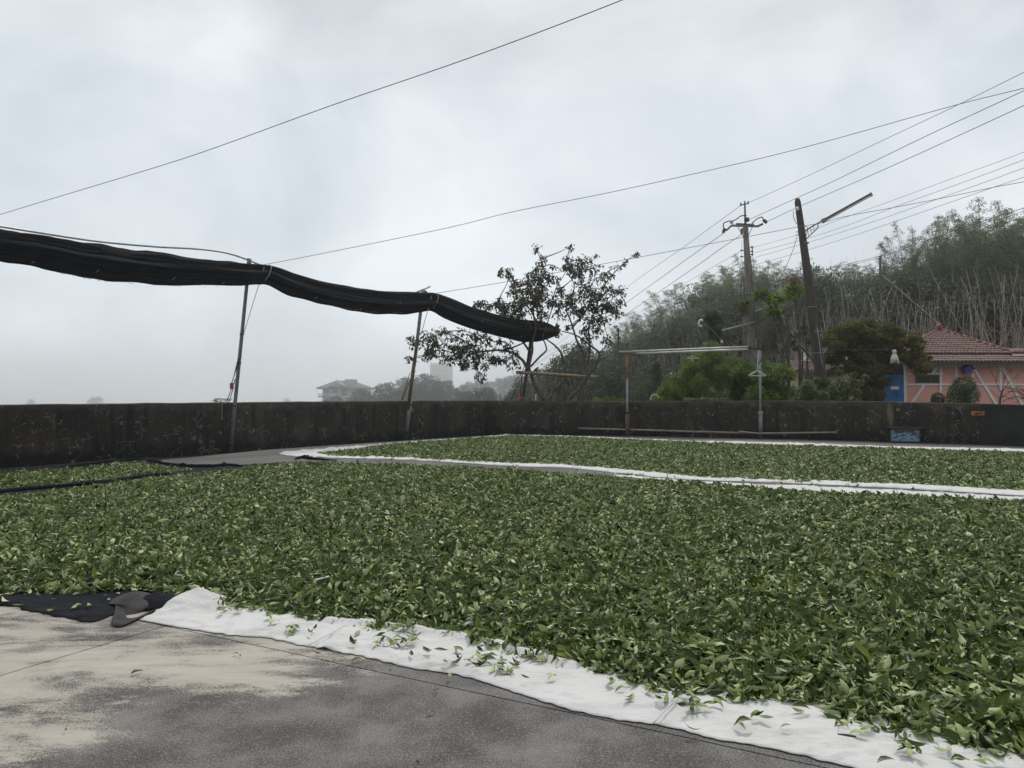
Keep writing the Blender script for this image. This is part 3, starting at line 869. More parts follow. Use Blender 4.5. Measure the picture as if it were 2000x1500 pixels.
# ---- cloth sheets
def strip_sheet(name, near, far, mat, label, cat, rows, amp=0.010, nseg=140, bumps=(), hem=0.006, folds=(), zoff=0.0045, edge=0.012, sharp=1.0):
    """cloth between a near and a far edge; wrinkles run with the edge; bumps = (x, y, height, radius)"""
    nr = catmull([Vector(p) for p in near], 8); fr = catmull([Vector(p) for p in far], 8)
    def resample(pts, n_):
        ls = [0]
        for a, b_ in zip(pts[:-1], pts[1:]): ls.append(ls[-1] + (b_ - a).length)
        out = []
        for k in range(n_):
            s = ls[-1] * k / (n_ - 1)
            i = min(int(np.searchsorted(ls, s, side='right')) - 1, len(pts) - 2)
            t = (s - ls[i]) / max(ls[i+1] - ls[i], 1e-9)
            out.append(pts[i].lerp(pts[i+1], t))
        return out
    nr, fr = resample(nr, nseg), resample(fr, nseg)
    vs_ = []
    for i in range(nseg):
        for r in rows:
            p = nr[i].lerp(fr[i], r)
            w = 0.0
            dist = (p - nr[i]).length
            dF = (fr[i] - p).length
            wx, wy = p.x + 0.12 * mnoise.noise(p * 3.1), p.y + 0.12 * mnoise.noise(p * 3.1 + Vector((5, 5, 5)))
            soft = mnoise.noise(Vector((wx * 2.0, wy * 4.0, 1.7)))
            r1 = max(0.0, 1 - abs(mnoise.noise(Vector((wx * 2.6 + wy * 1.2, wy * 5.5 - wx * 0.9, 2)))) * 5.5)
            r2 = max(0.0, 1 - abs(mnoise.noise(Vector((wx * 7.0, wy * 9.0 + wx * 3, 6)))) * 6.0)
            w = amp * (0.25 + 0.45 * soft + 0.75 * sharp * r1 ** 1.6 + 0.28 * sharp * r2 ** 1.5)
            de = min(dist, dF)
            w *= max(0.0, min(1.0, 1.5 - de / 0.5)); z = zoff + max(w, 0)
            if de < 0.03: z = zoff + hem * (0.6 + 0.8 * mnoise.noise(Vector((i * 0.22, 3, 3)))) * (de / 0.03)
            sh = mnoise.noise(Vector((i * 0.19, 0, 8))) * edge * max(0, 1 - de / 0.15)
            for fp_, fh, fw_ in folds:
                dm_ = min(((p.xy - a_.xy.lerp(b2_.xy, min(1, max(0, (p.xy - a_.xy).dot(b2_.xy - a_.xy) / max((b2_.xy - a_.xy).length_squared, 1e-9))))).length) for a_, b2_ in zip(fp_[:-1], fp_[1:]))
                z += fh * math.exp(-(dm_ / fw_) ** 2)
            for bx, by, bh, br in bumps:
                q = math.hypot(p.x - bx, p.y - by) / br
                if q < 1: z += bh * (1 - q) ** 1.5
            vs_.append(Vector((p.x + sh * 0.5, p.y + sh, z)))
    b_ = MB(); v_, f_ = grid_mesh(vs_, nseg, len(rows))
    b_.add(v_, f_)
    o = b_.build(name, mat, smooth=True, origin=(vs_[0].x, vs_[0].y, 0))
    sol = o.modifiers.new('thick', 'SOLIDIFY'); sol.thickness = 0.0012; sol.offset = 1
    return tag(o, label, cat)
dense = [0.0022 * k for k in range(0, 62)] + [0.15, 0.17, 0.2, 0.3, 0.5, 0.7, 0.85, 0.9, 0.93, 0.95, 0.965, 0.978, 0.988, 0.995, 1.0]
near_edge = [G(*p) for p in [(272, 1212), (340, 1225), (450, 1242), (520, 1247), (590, 1262), (710, 1284), (800, 1306), (900, 1321), (1000, 1352), (1100, 1384), (1185, 1404), (1300, 1421), (1400, 1446), (1500, 1463), (1660, 1501), (1900, 1565), (2200, 1640), (2600, 1760)]]
far_edge = [G(*p) for p in [(1205, 928), (1260, 932), (1330, 939), (1400, 942), (1500, 948), (1600, 951), (1700, 956), (1800, 961), (1900, 967), (2000, 972), (2300, 988), (2700, 1008)]]
pk = G(388, 1182); pk2 = G(345, 1195)
strip_sheet('white_sheet', near_edge, far_edge, M['sheet_white'], 'white cotton sheet under the foreground leaf bed, its wide bare edge along the concrete', 'sheet', dense, 0.016, 520, folds=(([G(*q) for q in [(640, 1217), (740, 1224), (860, 1243), (960, 1262), (1040, 1284), (1120, 1306)]], 0.026, 0.028), ([G(*q) for q in [(640, 1268), (690, 1262), (740, 1272), (790, 1293)]], 0.016, 0.03)),
            bumps=((pk.x, pk.y, 0.085, 0.24), (pk2.x - 0.02, pk2.y + 0.02, 0.03, 0.2)))
# stitched seams across the sheet's bare edge
def on_line(a, b_, n_, z):
    out = []
    for k in range(n_ + 1):
        p = Vector(a).lerp(Vector(b_), k / n_)
        q = mnoise.noise(Vector((p.x * 5, p.y * 5, 2))) * 0.012
        out.append(Vector((p.x + q, p.y, z + 0.004 * abs(q) * 100)))
    return out
sheet_near = bpy.data.objects['white_sheet']
for a, b_ in (((600, 1262), (673, 1221)), ((1277, 1412), (1325, 1364))):
    pa, pb = G(*a, 0.026), G(*b_, 0.03)
    s = MB(); s.tube(on_line(pa, pb, 8, 0.027), 0.003, 5)
    s.build('seam', M['sheet_white'], sheet_near, smooth=True)
rows2 = [0, 0.01, 0.02, 0.035, 0.05, 0.065, 0.08, 0.1, 0.13, 0.2, 0.4, 0.6, 0.8, 0.88, 0.92, 0.95, 0.975, 1.0]
f_near = [G(*p) for p in [(545, 887), (582, 892), (660, 895), (780, 898), (875, 903), (1000, 911), (1100, 914), (1210, 924.5), (1334, 937), (1450, 941), (1600, 947), (1780, 956), (2000, 969), (2300, 984), (2700, 1003)]]
f_far = [G(*p) for p in [(549, 885.5), (567, 882), (660, 875.5), (760, 867), (850, 859.5), (925, 854.5), (997, 849), (1150, 853), (1320, 860.5), (1450, 862.5), (1600, 867), (1736, 871.8), (2000, 877.2), (2300, 886), (2700, 897)]]
strip_sheet('white_sheet', f_near, f_far, M['sheet_white'], 'white sheet under the second leaf bed, pointed at its left end near the posts', 'sheet', rows2, 0.03, 320, edge=0.05)
# black shade cloth under the left part
b_near = [G(*p) for p in [(-420, 1255), (-200, 1215), (0, 1185), (50, 1193), (100, 1203), (150, 1212), (182, 1216), (230, 1200), (290, 1194), (345, 1185)]]
b_far = [G(*p) for p in [(-500, 976), (-200, 939), (0, 917.5), (100, 909), (200, 899), (290, 894), (330, 905), (400, 908), (470, 908), (560, 903)]]
strip_sheet('black_shade_cloth', b_near, b_far, M['sheet_black'], 'black shade cloth spread under the left ends of the leaf beds', 'shade cloth', dense, 0.014, 160, edge=0.02,
            bumps=((G(300, 1180).x, G(300, 1180).y, 0.05, 0.2),))
bc = bpy.data.objects['black_shade_cloth']
# rolled ridge of cloth between the two left beds
rp = catmull([G(*p, 0.02) for p in [(-450, 1012), (-200, 982), (0, 960), (100, 951), (200, 942.5), (260, 933), (330, 925.5)]], 8)
s = MB(); s.tube([p + Vector((0, 0, 0.012 * mnoise.noise(Vector((i * 0.4, 0, 0))))) for i, p in enumerate(rp)], [0.035 + 0.015 * mnoise.noise(Vector((i * 0.3, 5, 0))) for i in range(len(rp))], 8)
s.build('rolled_fold', M['sheet_black'], bc, smooth=True)
for k, (pts, r) in enumerate([([(290, 899), (340, 908), (400, 911), (450, 908), (475, 911)], 0.05), ([(575, 897), (590, 893), (612, 896), (660, 899)], 0.045), ([(120, 913), (200, 903), (285, 895)], 0.04)]):
    cp = catmull([G(*p, 0.02) for p in pts], 7)
    s = MB(); s.tube([p + Vector((0, 0, 0.02 * abs(mnoise.noise(Vector((i * 0.6, k, 0)))))) for i, p in enumerate(cp)], [r * (0.6 + 0.9 * abs(mnoise.noise(Vector((i * 0.5, 5, k)))) ) * math.sin(math.pi * (0.08 + 0.84 * i / (len(cp) - 1))) for i in range(len(cp))], 7)
    s.build('crumpled_edge', M['sheet_black'], bc, smooth=True)
# turned-up corner: an arched flap showing the dusty underside
def patch(rows_):
    rows_ = [catmull([Vector(p) for p in r_], 6) for r_ in rows_]
    cols = list(zip(*rows_))
    cols = [catmull(c_, 6) for c_ in cols]
    pts_ = [p for c_ in cols for p in c_]
    return grid_mesh(pts_, len(cols), len(cols[0]))
ridge_r = [P(207, 1178, 4.48), P(230, 1166, 4.50), P(262, 1155.5, 4.47), P(296, 1160, 4.50), P(326, 1172, 4.60)]
mid_r = [P(213, 1180, 4.36), P(240, 1180, 4.30), P(268, 1182, 4.28), P(296, 1180, 4.34), P(324, 1176, 4.48)]
low_r = [G(217, 1219, 0.012), G(236, 1222, 0.012), G(262, 1212, 0.012), G(294, 1196, 0.012), G(322, 1180, 0.012)]
lip_r = [P(226, 1180, 4.34), P(240, 1190, 4.26), P(246, 1203, 4.20), P(262, 1206, 4.22), P(322, 1178, 4.46)]
s = MB(); v_, f_ = patch([ridge_r, mid_r, lip_r, low_r]); s.add(v_, f_)
fl = s.build('turned_up_corner', M['sheet_under'], bc, smooth=True)
fl.modifiers.new('thick', 'SOLIDIFY').thickness = 0.002
tag(fl, 'grey dusty underside of the turned-up corner')
s = MB(); v_, f_ = patch([[p + Vector((0.01, 0.03, 0.002)) for p in ridge_r], [p + Vector((0.02, 0.12, -0.03)) for p in ridge_r], [Vector((p.x + 0.05, p.y + 0.22, 0.012)) for p in ridge_r]]); s.add(v_, f_)
s.build('raised_fold', M['sheet_black'], bc, smooth=True)

# ------------------------------------------------------------ single tea leaves (the ones one can point at)
def leaf_obj(me_i, x, y, z, rz, rx=0.0, ry=0.0, sc=1.0, label='', group=''):
    o = bpy.data.objects.new('tea_shoot' if me_i >= 12 else 'tea_leaf', TEA[me_i])
    C.objects.link(o)
    o.location = (x, y, z); o.rotation_euler = (rx, ry, rz); o.scale = (sc,)*3
    return tag(o, label, 'tea leaf', group)
rl = random.Random(5)
G_W = 'fallen tea leaves on the bare edge of the white sheet'
STR = [(522,1201,2,14),(530,1217,2,8),(577,1229,5,16),(604,1236,1,2),(614,1229,1,2),(507,1243,1,1),(697,1235,1,3),(690,1257,2,5),(775,1248,14,42),(803,1279,1,2),(833,1273,1,2),(862,1272,1,5),(888,1269,2,8),(926,1287,9,40),(950,1291,4,30),(985,1309,6,14),(870,1296,1,2),(878,1317,1,2),(1026,1326,1,2),(1010,1298,2,8),(1078,1319,2,6),(1040,1262,1,4),(1187,1334,2,8),(1213,1343,1,3),(1233,1366,2,5),(1262,1352,2,8),(1292,1369,3,10),(1330,1357,4,16),(1346,1376,5,16),(1362,1370,2,8),(1353,1425,1,2),(1400,1372,3,10),(1473,1397,2,6),(1496,1404,1,3),(1450,1418,2,6),(1536,1419,1,2),(1560,1386,2,6),(1643,1412,2,6),(1672,1430,1,3),(1775,1458,4,22),(1790,1470,3,16),(1845,1466,2,9),(1866,1486,3,18),(1730,1489,1,2),(1690,1421,2,8),(1930,1490,3,25),(410,1178,2,9),(438,1190,3,12),(465,1194,2,10),(480,1188,2,10),(395,1172,2,8)]
def leaf_zone(px):
    return ('near the turned-up white corner' if px < 500 else 'in the row left of the first seam' if px < 660 else 'in the scattered patch just right of the first seam' if px < 850 else 'in the cluster at the middle of the bare edge' if px < 1010
            else 'between the middle cluster and the second seam' if px < 1230 else 'around the second seam' if px < 1420 else 'right of the second seam' if px < 1620 else 'at the lower right end of the sheet')
for px, py, k, sp_ in STR:
    for i in range(k):
        q = G(px + rl.uniform(-1, 1) * sp_, py + rl.uniform(-0.35, 0.35) * sp_, 0.03)
        sh = k > 3 and rl.random() < 0.4
        leaf_obj(rl.randint(12, 16) if sh else rl.randint(0, 11), q.x, q.y, 0.032 + rl.uniform(0, 0.006) + 0.006 * (i % 3), rl.uniform(0, 6.28), rl.gauss(0, 0.25) + (math.pi if rl.random() < 0.45 else 0), rl.gauss(0, 0.15), rl.uniform(0.7, 1.15),
                 'tea leaf on the white sheet, ' + leaf_zone(px), G_W + ', ' + leaf_zone(px))
for px, py, w in [(620, 1276, 0), (698, 1289, 0), (765, 1302, 0), (852, 1349, 0), (840, 1392, 0), (815, 1493, 0), (460, 1277, 0), (470, 1280, 0), (268, 1313, 0), (128, 1426, 0)]:
    q = G(px, py, 0.01)
    leaf_obj(rl.randint(0, 11), q.x, q.y, 0.012, rl.uniform(0, 6.28), rl.gauss(0, 0.15), 0, rl.uniform(0.35, 0.8) if py > 1300 or px < 500 else 0.8, 'small tea leaf dropped on the bare concrete floor', 'tea leaves dropped on the concrete')
for px, py in [(35, 1184), (10, 1172), (58, 1156), (105, 1189), (98, 1192), (146, 1184), (152, 1182), (173, 1181), (30, 1152), (106, 1172), (212, 1171), (205, 1166)]:
    q = G(px, py, 0.03)
    leaf_obj(rl.randint(0, 11), q.x, q.y, 0.036, rl.uniform(0, 6.28), rl.gauss(0, 0.3) + (math.pi if rl.random() < 0.6 else 0), rl.gauss(0, 0.2), rl.uniform(0.7, 1.1), 'pale tea leaf on the black cloth at the front left', 'tea leaves on the black cloth')
# strewn leaves in the gap between the two beds
for k in range(34):
    px = rl.uniform(620, 1990); 
    py = float(np.interp(px, [620, 875, 1000, 1265, 1600, 2000], [897, 904, 912, 930, 947, 968])) + rl.uniform(-3, 4)
    q = G(px, py, 0.02)
    leaf_obj(rl.randint(12, 16), q.x, q.y, 0.035, rl.uniform(0, 6.28), rl.gauss(0, 0.3) + (math.pi if rl.random() < 0.4 else 0), 0, rl.uniform(0.9, 1.4), 'stray tea shoot in the gap between the two big leaf beds', 'tea shoots in the gap between the beds')
# grey plastic strip showing among the leaves
s = MB(); s.bar(G(610, 1134, 0.055), G(660, 1122, 0.06), 0.022, 0.004)
tag(s.build('plastic_strip', M['white_plastic'], origin=G(635, 1128)), 'pale plastic strip half buried in the foreground leaves', 'strip')
q = G(1655, 1436, 0.03)
s = MB(); s.tube([q + Vector((-0.03, 0.01, 0)), q, q + Vector((0.025, -0.012, 0))], [0.002, 0.0045, 0.003], 6)
tag(s.build('twig', M['wood_dark'], origin=q, smooth=True), 'short dark twig on the white sheet at the lower right', 'twig')

# individually placed leaves on top of the nearest part of the bed
cnt = 0
while cnt < 120:
    px, py = rl.uniform(950, 2050), rl.uniform(1290, 1500)
    q = G(px, py, 0.05)
    d_ = float(poly_dist(np.array([q.x]), np.array([q.y]), BED_NEAR)[0])
    if d_ < 0.05: continue
    h = float(bed_h(np.array([q.x]), np.array([q.y]), np.array([d_]))[0])
    leaf_obj(rl.choice([0,1,2,3,4,5,6,7,8,9,10,11,12]), q.x, q.y, h + 0.012, rl.uniform(0, 6.28), rl.gauss(0, 0.4) + (math.pi if rl.random() < 0.5 else 0), rl.gauss(0, 0.35), rl.uniform(1.0, 1.3),
             'tea leaf on top of the nearest part of the foreground bed', 'topmost leaves at the near edge of the big bed')
    cnt += 1

# ------------------------------------------------------------ shade net posts, the bundled net, its pipe and ropes
def net_d(px): return -15.98 / ((px - 1000) / 1500 - 0.608)
def lerp_pts(a, b_, n_): return [Vector(a).lerp(Vector(b_), k / n_) for k in range(n_ + 1)]
# post 1
p0 = G(449.5, 883.5); p1 = P(487, 506, p0.y)
po = empty('net_post', p0, 'leaning grey steel post with a red block, nearest post holding the shade net', 'post')
s = MB(); s.tube(lerp_pts(p0, p1, 4), [0.04, 0.039, 0.038, 0.037, 0.037], 12); s.build('shaft', M['galv'], po, smooth=True)
ax = (p1 - p0).normalized()
s = MB(); s.tube([p1 - ax * 0.16, p1 + ax * 0.01], 0.045, 12); s.build('cap', M['galv'], po, smooth=True)
for t in (0.04, 0.24, 0.46, 0.61):
    q = p0.lerp(p1, t)
    s = MB(); s.tube([q - ax * 0.012, q + ax * 0.012], 0.048, 10); s.build('rope_lashing', M['rope_black'], po, smooth=True)
s = MB(); s.box(P(449.5, 760, 16.1) - Vector((0.0, 0.02, 0)), P(456, 748, 16.1) + Vector((0, 0.02, 0))); s.build('red_block', M['red'], po)
for a, b_ in (((470, 695), (452, 750)), ((459, 740), (457, 750)), ((452, 760), (443, 783)), ((455, 760), (448, 783)), ((466, 697), (455, 742))):
    s = MB(); s.tube(lerp_pts(P(*a, 16.08), P(*b_, 16.12), 3), 0.009, 5); s.build('rope', M['rope_black'], po, smooth=True)
coil = MB()
zt = h_at(WL[2], 785.6)
for k in range(3):
    c0 = P(430 + k * 3, 782, 16.2)
    coil.tube([c0 + Vector((0.13 * math.cos(t) * (1 + 0.2 * k), 0.05 * math.sin(t), 0.02 + 0.02 * math.sin(3 * t + k) - (0.06 * max(0, -math.sin(t))))) for t in [i * math.pi / 8 for i in range(17)]], 0.007, 5, cap=False)
coil.tube(lerp_pts(P(413, 783, 16.1), P(425, 781, 16.15), 3), 0.007, 5)
co = coil.build('rope_coil', M['rope_pale'], origin=P(432, 785, 16.2), smooth=True)
tag(co, 'small coil of pale rope lying on top of the left wall', 'rope')
s = MB(); s.tube(lerp_pts(P(434, 784, 16.05), P(433.5, 815, 16.05), 5), 0.006, 5)
s.tube([P(433.5 + 1.5 * math.cos(t), 817 + 2 * math.sin(t), 16.05) for t in [i * math.pi / 5 for i in range(11)]], 0.005, 5)
tag(s.build('dangling_rope', M['rope_pale'], origin=P(434, 817, 16.05), smooth=True), 'pale rope end hanging down the left wall face beside the post', 'rope')
# post 2
p0 = G(792, 858.5); p1 = P(826.5, 566, p0.y)
po = empty('net_post', p0, 'leaning grey post rusted red in its middle, second post holding the shade net', 'post')
ax = (p1 - p0).normalized()
s = MB(); s.tube([p0, p0.lerp(p1, 0.27)], 0.056, 12); s.build('lower_tube', M['galv'], po, smooth=True)
s = MB(); s.tube([p0.lerp(p1, 0.20) + Vector((-0.02, -0.06, 0)), p0.lerp(p1, 0.52) + Vector((0, -0.06, 0))], 0.05, 10); s.build('rusted_tube', M['rust'], po, smooth=True)
s = MB(); s.tube([p0.lerp(p1, 0.49), p1], 0.046, 12); s.build('upper_tube', M['galv'], po, smooth=True)
s = MB(); s.tube([P(808, 573.5, 21.2), P(840, 559.5, 21.5)], 0.026, 8); s.build('cross_bar', M['galv_light'], po, smooth=True)
s = MB(); s.tube([P(829, 573, 21.3), P(832, 568, 21.3)], 0.05, 6); s.build('knot', M['rope_black'], po, smooth=True)
for a, b_, mt in (((801, 728), (784, 782), 'rope_black'), ((801, 742), (786, 782), 'rope_black'), ((800, 760), (790, 782), 'rope_pale'), ((800, 745), (801, 800), 'rope_pale'), ((801, 790), (807, 804), 'rope_pale'), ((796, 790), (806, 803), 'rope_pale')):
    s = MB(); s.tube(lerp_pts(P(*a, 20.85), P(*b_, 20.8), 3), 0.010, 5); s.build('rope', M[mt], po, smooth=True)
for t in (0.05, 0.235, 0.40, 0.455):
    q = p0.lerp(p1, t) + Vector((0, -0.03, 0))
    s = MB(); s.tube([q - ax * 0.015, q + ax * 0.015], 0.066, 10); s.build('lashing', M['rope_pale' if t == 0.455 else 'rope_black'], po, smooth=True)
# post 3 (behind the corner of the wall)
p1 = P(1037, 664, 26.4); p0 = P(1018.5, 800, 26.4); p0 = p0 + (p0 - p1) * 0.7
p0.z = max(p0.z, terrain(p0.x, p0.y) - 0.1)
po = empty('net_post', p0, 'dark leaning post behind the wall corner under the end of the shade net', 'post')
s = MB(); s.tube([p0, p1], 0.058, 10); s.build('shaft', M['dark_post'], po, smooth=True)
s = MB(); s.tube([P(1018.5, 783, 26.2), P(1018.5, 775, 26.2)], 0.085, 8); s.build('red_tape', M['red'], po, smooth=True)
for a, b_ in (((1029, 715), (997, 783)), ((1020, 730), (1016, 775)), ((1030, 705), (1015, 735))):
    s = MB(); s.tube(lerp_pts(P(*a, 26.3), P(*b_, 26.0), 3), 0.013, 5); s.build('rope', M['rope_black'], po, smooth=True)
# post 0, left of the frame, carries the near end of the net
p0 = Vector((-9.05, 11.4, 0)); p1 = Vector((-8.75, 11.4, 4.1))
po = empty('net_post', p0, 'grey steel post holding the near end of the shade net', 'post')
s = MB(); s.tube([p0, p1], 0.04, 10); s.build('shaft', M['galv'], po, smooth=True)

NET = [(-220, 405, 452), (-100, 430, 482), (0, 452, 508), (60, 461, 515), (120, 471, 532), (180, 482, 544), (240, 491, 550), (300, 499, 555), (390, 509, 557), (450, 514.5, 557.5), (490, 517.5, 555.5), (518, 518.5, 553),
       (535, 524, 561), (560, 534, 574), (620, 552, 590), (680, 562, 603), (740, 570, 609.6), (800, 573, 610), (828, 573.5, 606), (845, 574, 602),
       (860, 579, 615), (890, 591, 628), (920, 603, 640), (980, 619.5, 656), (1020, 627, 663.5), (1050, 628, 664), (1075, 631, 662), (1090, 641, 657)]
NS = 420; NA = 96
npx = np.linspace(-220, 1090, NS)
ntop = np.interp(npx, [a[0] for a in NET], [a[1] for a in NET]); nbot = np.interp(npx, [a[0] for a in NET], [a[2] for a in NET])
def smooth(a, k=5):
    return np.convolve(np.pad(a, k, 'edge'), np.ones(2*k+1)/(2*k+1), 'valid')
ntop, nbot = smooth(ntop, 3), smooth(nbot, 3)
net_root = empty('shade_net', P(-220, 430, net_d(-220)), 'long bundle of black shade net slung sagging between the posts on the left', 'shade net')
vs_ = []
for i in range(NS):
    d = net_d(npx[i]) * 0.945
    c_ = P(npx[i], (ntop[i] + nbot[i]) / 2, d)
    hh = (nbot[i] - ntop[i]) / 2 / FPX * d
    along = Vector((0.52, 0.854, 0)); side = Vector((0.854, -0.52, 0))
    s_ = i * 0.05
    tip = 1.0
    for k in range(NA):
        t = 2 * math.pi * k / NA
        # pleats: long folds that drift slowly round the bundle
        g = 0.045 * math.sin(17 * t + 0.9 * math.sin(s_ * 0.7)) + 0.03 * math.sin(26 * t - s_ * 0.3) + 0.19 * math.sin(5 * t + 0.6 * math.sin(s_ * 0.5) + s_ * 0.13) + 0.06 * math.sin(9 * t - s_ * 0.21 + 1) + 0.17 * mnoise.noise(Vector((math.cos(t) * 2.3, math.sin(t) * 2.3, s_ * 0.55))) + 0.09 * mnoise.noise(Vector((math.cos(t) * 5, math.sin(t) * 5, s_ * 1.9)))
        endk = min(1.0, 0.62 + 0.38 * (NS - 1 - i) / 14)
        rr = hh * (0.95 + g + 0.05 * mnoise.noise(Vector((s_ * 1.1, 3, 3)))) * endk
        wide = 0.62
        vs_.append(c_ + side * (math.cos(t) * rr * wide) + Vector((0, 0, math.sin(t) * rr * 1.0)))
b_ = MB()
fs_ = [(i*NA+k, i*NA+(k+1) % NA, (i+1)*NA+(k+1) % NA, (i+1)*NA+k) for i in range(NS-1) for k in range(NA)]
fs_ += [tuple(reversed(range(NA))), tuple((NS-1)*NA + k for k in range(NA))]
b_.add(vs_, fs_)
b_.build('rolled_net', M['net'], net_root, smooth=True)
# a loose corner lifting off the top of the roll
d = net_d(197) * 0.945
b_ = MB(); b_.add([P(172, 483, d), P(197, 476, d), P(222, 488.5, d), P(197, 487, d - 0.1)], [(0, 1, 3), (1, 2, 3), (0, 3, 2)])
b_.build('loose_corner', M['net'], net_root)
# ragged threads along the lower rim
b_ = MB()
for k in range(150):
    px = rl.choice([rl.uniform(115, 260), rl.uniform(300, 440), rl.uniform(640, 790)])
    d = net_d(px) * 0.945 - 0.1
    y_ = float(np.interp(px, npx, nbot)) - rl.uniform(-1.5, 1.5)
    q = P(px, y_, d)
    b_.tube([q, q + Vector((rl.uniform(-0.01, 0.01), 0, -rl.uniform(0.015, 0.035)))], 0.003, 3)
b_.build('frayed_threads', M['rope_pale'], net_root, kind='stuff')
# torn frill at the far end
b_ = MB()
for k in range(26):
    q = P(1084 + rl.uniform(-3, 5), rl.uniform(634, 660), net_d(1086) * 0.945)
    b_.tube([q, q + Vector((rl.uniform(0.02, 0.14), rl.uniform(-0.05, 0.05), rl.uniform(-0.05, 0.05)))], [0.03, 0.012], 4)
b_.build('torn_end', M['net'], net_root)
for px in (517, 845):
    d = net_d(px) * 0.945
    t_, bt = float(np.interp(px, npx, ntop)), float(np.interp(px, npx, nbot))
    s = MB()
    c_ = P(px, (t_ + bt) / 2, d); hh = (bt - t_) / 2 / FPX * d
    s.tube([c_ + Vector((0.854, -0.52, 0)) * math.cos(a) * hh * 0.72 + Vector((0.1 * math.sin(a), 0, math.sin(a) * hh * 1.08)) for a in [i * math.pi / 12 for i in range(25)]], 0.011, 5, cap=False)
    s.build('tie', M['rope_pale'], net_root, smooth=True)
for px in (60, 180, 330, 430, 610, 700, 770, 930, 1010, 1056):
    d = net_d(px) * 0.945
    t_, bt = float(np.interp(px, npx, ntop)), float(np.interp(px, npx, nbot))
    hh = (bt - t_) / 2 / FPX * d
    a0_ = rl.uniform(3.4, 4.6); c_ = P(px, (t_ + bt) / 2, d)
    s = MB(); s.tube([c_ + Vector((0.854, -0.52, 0)) * -math.sin(a0_ + k * 0.06) * hh * 0.74 + Vector((0.01 * k, -0.03, math.cos(a0_ + k * 0.06) * hh * 1.05)) for k in range(4)], 0.006, 4)
    s.build('stitch', M['rope_pale'], net_root)
s = MB(); s.tube(lerp_pts(P(516, 522, 16.1), P(472, 665, 16.1), 5), 0.007, 5)
tag(s.build('thin_rope', M['rope_pale'], origin=P(472, 665, 16.4), smooth=True), 'thin rope slanting from the shade net tie down to the first post', 'rope')
s = MB(); s.tube(lerp_pts(P(843, 578, 21.0), P(822, 655, 20.9), 5), 0.009, 5)
tag(s.build('thin_rope', M['rope_pale'], origin=P(822, 655, 21.4), smooth=True), 'thin rope slanting from the shade net tie down to the second post', 'rope')
pp = [(-260, 400, 9.8), (0, 442, 12.2), (180, 470, 13.6), (300, 481.5, 14.5), (375, 485.5, 15.1), (420, 490, 15.5), (450, 496, 15.8), (480, 506, 16.2), (500, 514, 16.5), (512, 519, 16.7)]
s = MB(); s.tube(catmull([P(*p) for p in pp], 6), 0.019, 8)
tag(s.build('bent_pipe', M['galv_light'], origin=P(0, 442, 12.2), smooth=True), 'long pale steel pipe bent above the rolled shade net', 'pipe')

# ------------------------------------------------------------ laundry rack on the right wall
LX, RX = G(1224, 852.4), G(1483, 856.6)
LX = LX + Vector((0, -0.12, 0)); RX = RX + Vector((0, -0.12, 0))
rack = empty('laundry_rack', (LX + RX) / 2, 'laundry drying rack of two old posts and white rails at the right wall', 'drying rack')
ldd = LX.y; rdd = RX.y
s = MB(); s.tube([LX, Vector((LX.x, LX.y, P(0, 808, ldd).z))], 0.062, 12); s.build('sleeve', M['brown_pipe'], rack, smooth=True)
s = MB(); s.tube([Vector((LX.x, LX.y, P(0, 812, ldd).z)), Vector((LX.x, LX.y, P(0, 740, ldd).z))], 0.034, 10); s.build('post', M['pale_teal'], rack, smooth=True)
s = MB(); s.tube([Vector((LX.x - 0.01, LX.y, P(0, 741, ldd).z)), Vector((LX.x - 0.02, LX.y, P(0, 692, ldd).z))], 0.034, 10); s.build('post', M['rust_orange'], rack, smooth=True)
s = MB(); s.tube([RX, Vector((RX.x, RX.y, P(0, 806, rdd).z))], 0.062, 12); s.build('sleeve', M['galv'], rack, smooth=True)
s = MB(); s.tube([Vector((RX.x, RX.y, P(0, 810, rdd).z)), Vector((RX.x - 0.02, RX.y, P(0, 684, rdd).z))], 0.036, 10); s.build('post', M['pale_teal'], rack, smooth=True)
s = MB(); s.bar(P(1207, 690, ldd), P(1245, 693, ldd - 0.3), 0.05, 0.05); s.build('cross_arm', M['brown_pipe'], rack)
s = MB(); s.bar(P(1461, 680, rdd), P(1494, 684, rdd - 0.3), 0.05, 0.05); s.build('cross_arm', M['dark_metal'], rack)
for i in range(7):
    q = P(1464 + 4.2 * i, 680 + 0.5 * i, rdd - 0.04 * i)
    s = MB(); s.tube([q, q + Vector((0, 0, 0.07))], 0.008, 5); s.build('peg', M['dark_metal'], rack)
for a, b_, dd_ in (((1208, 692), (1224, 722), ldd), ((1243, 695), (1228, 719), ldd), ((1224, 722), (1232, 762), ldd), ((1465, 684), (1481, 716), rdd), ((1493, 686), (1483, 710), rdd)):
    s = MB(); s.tube(lerp_pts(P(*a, dd_ - 0.1), P(*b_, dd_ - 0.04), 2), 0.011, 6); s.build('brace', M['brown_pipe'], rack, smooth=True)
for a, b_ in (((1209, 687.5, ldd), (1461, 677.5, rdd)), ((1243, 690.5, ldd - 0.25), (1461, 682.3, rdd - 0.1))):
    s = MB(); s.tube(lerp_pts(P(*a), P(*b_), 4), 0.028, 8); s.build('rail', M['galv_light'], rack, smooth=True)
for t in (0.04,):
    q = Vector((LX.x, LX.y, P(0, 808, ldd).z)); s = MB(); s.tube([q, q + Vector((0, 0, 0.05))], 0.07, 8); s.build('lashing', M['rope_black'], rack)
q = Vector((RX.x, RX.y, P(0, 806, rdd).z)); s = MB(); s.tube([q - Vector((0, 0, 0.03)), q + Vector((0, 0, 0.04))], 0.07, 8); s.build('lashing', M['rope_pale'], rack)
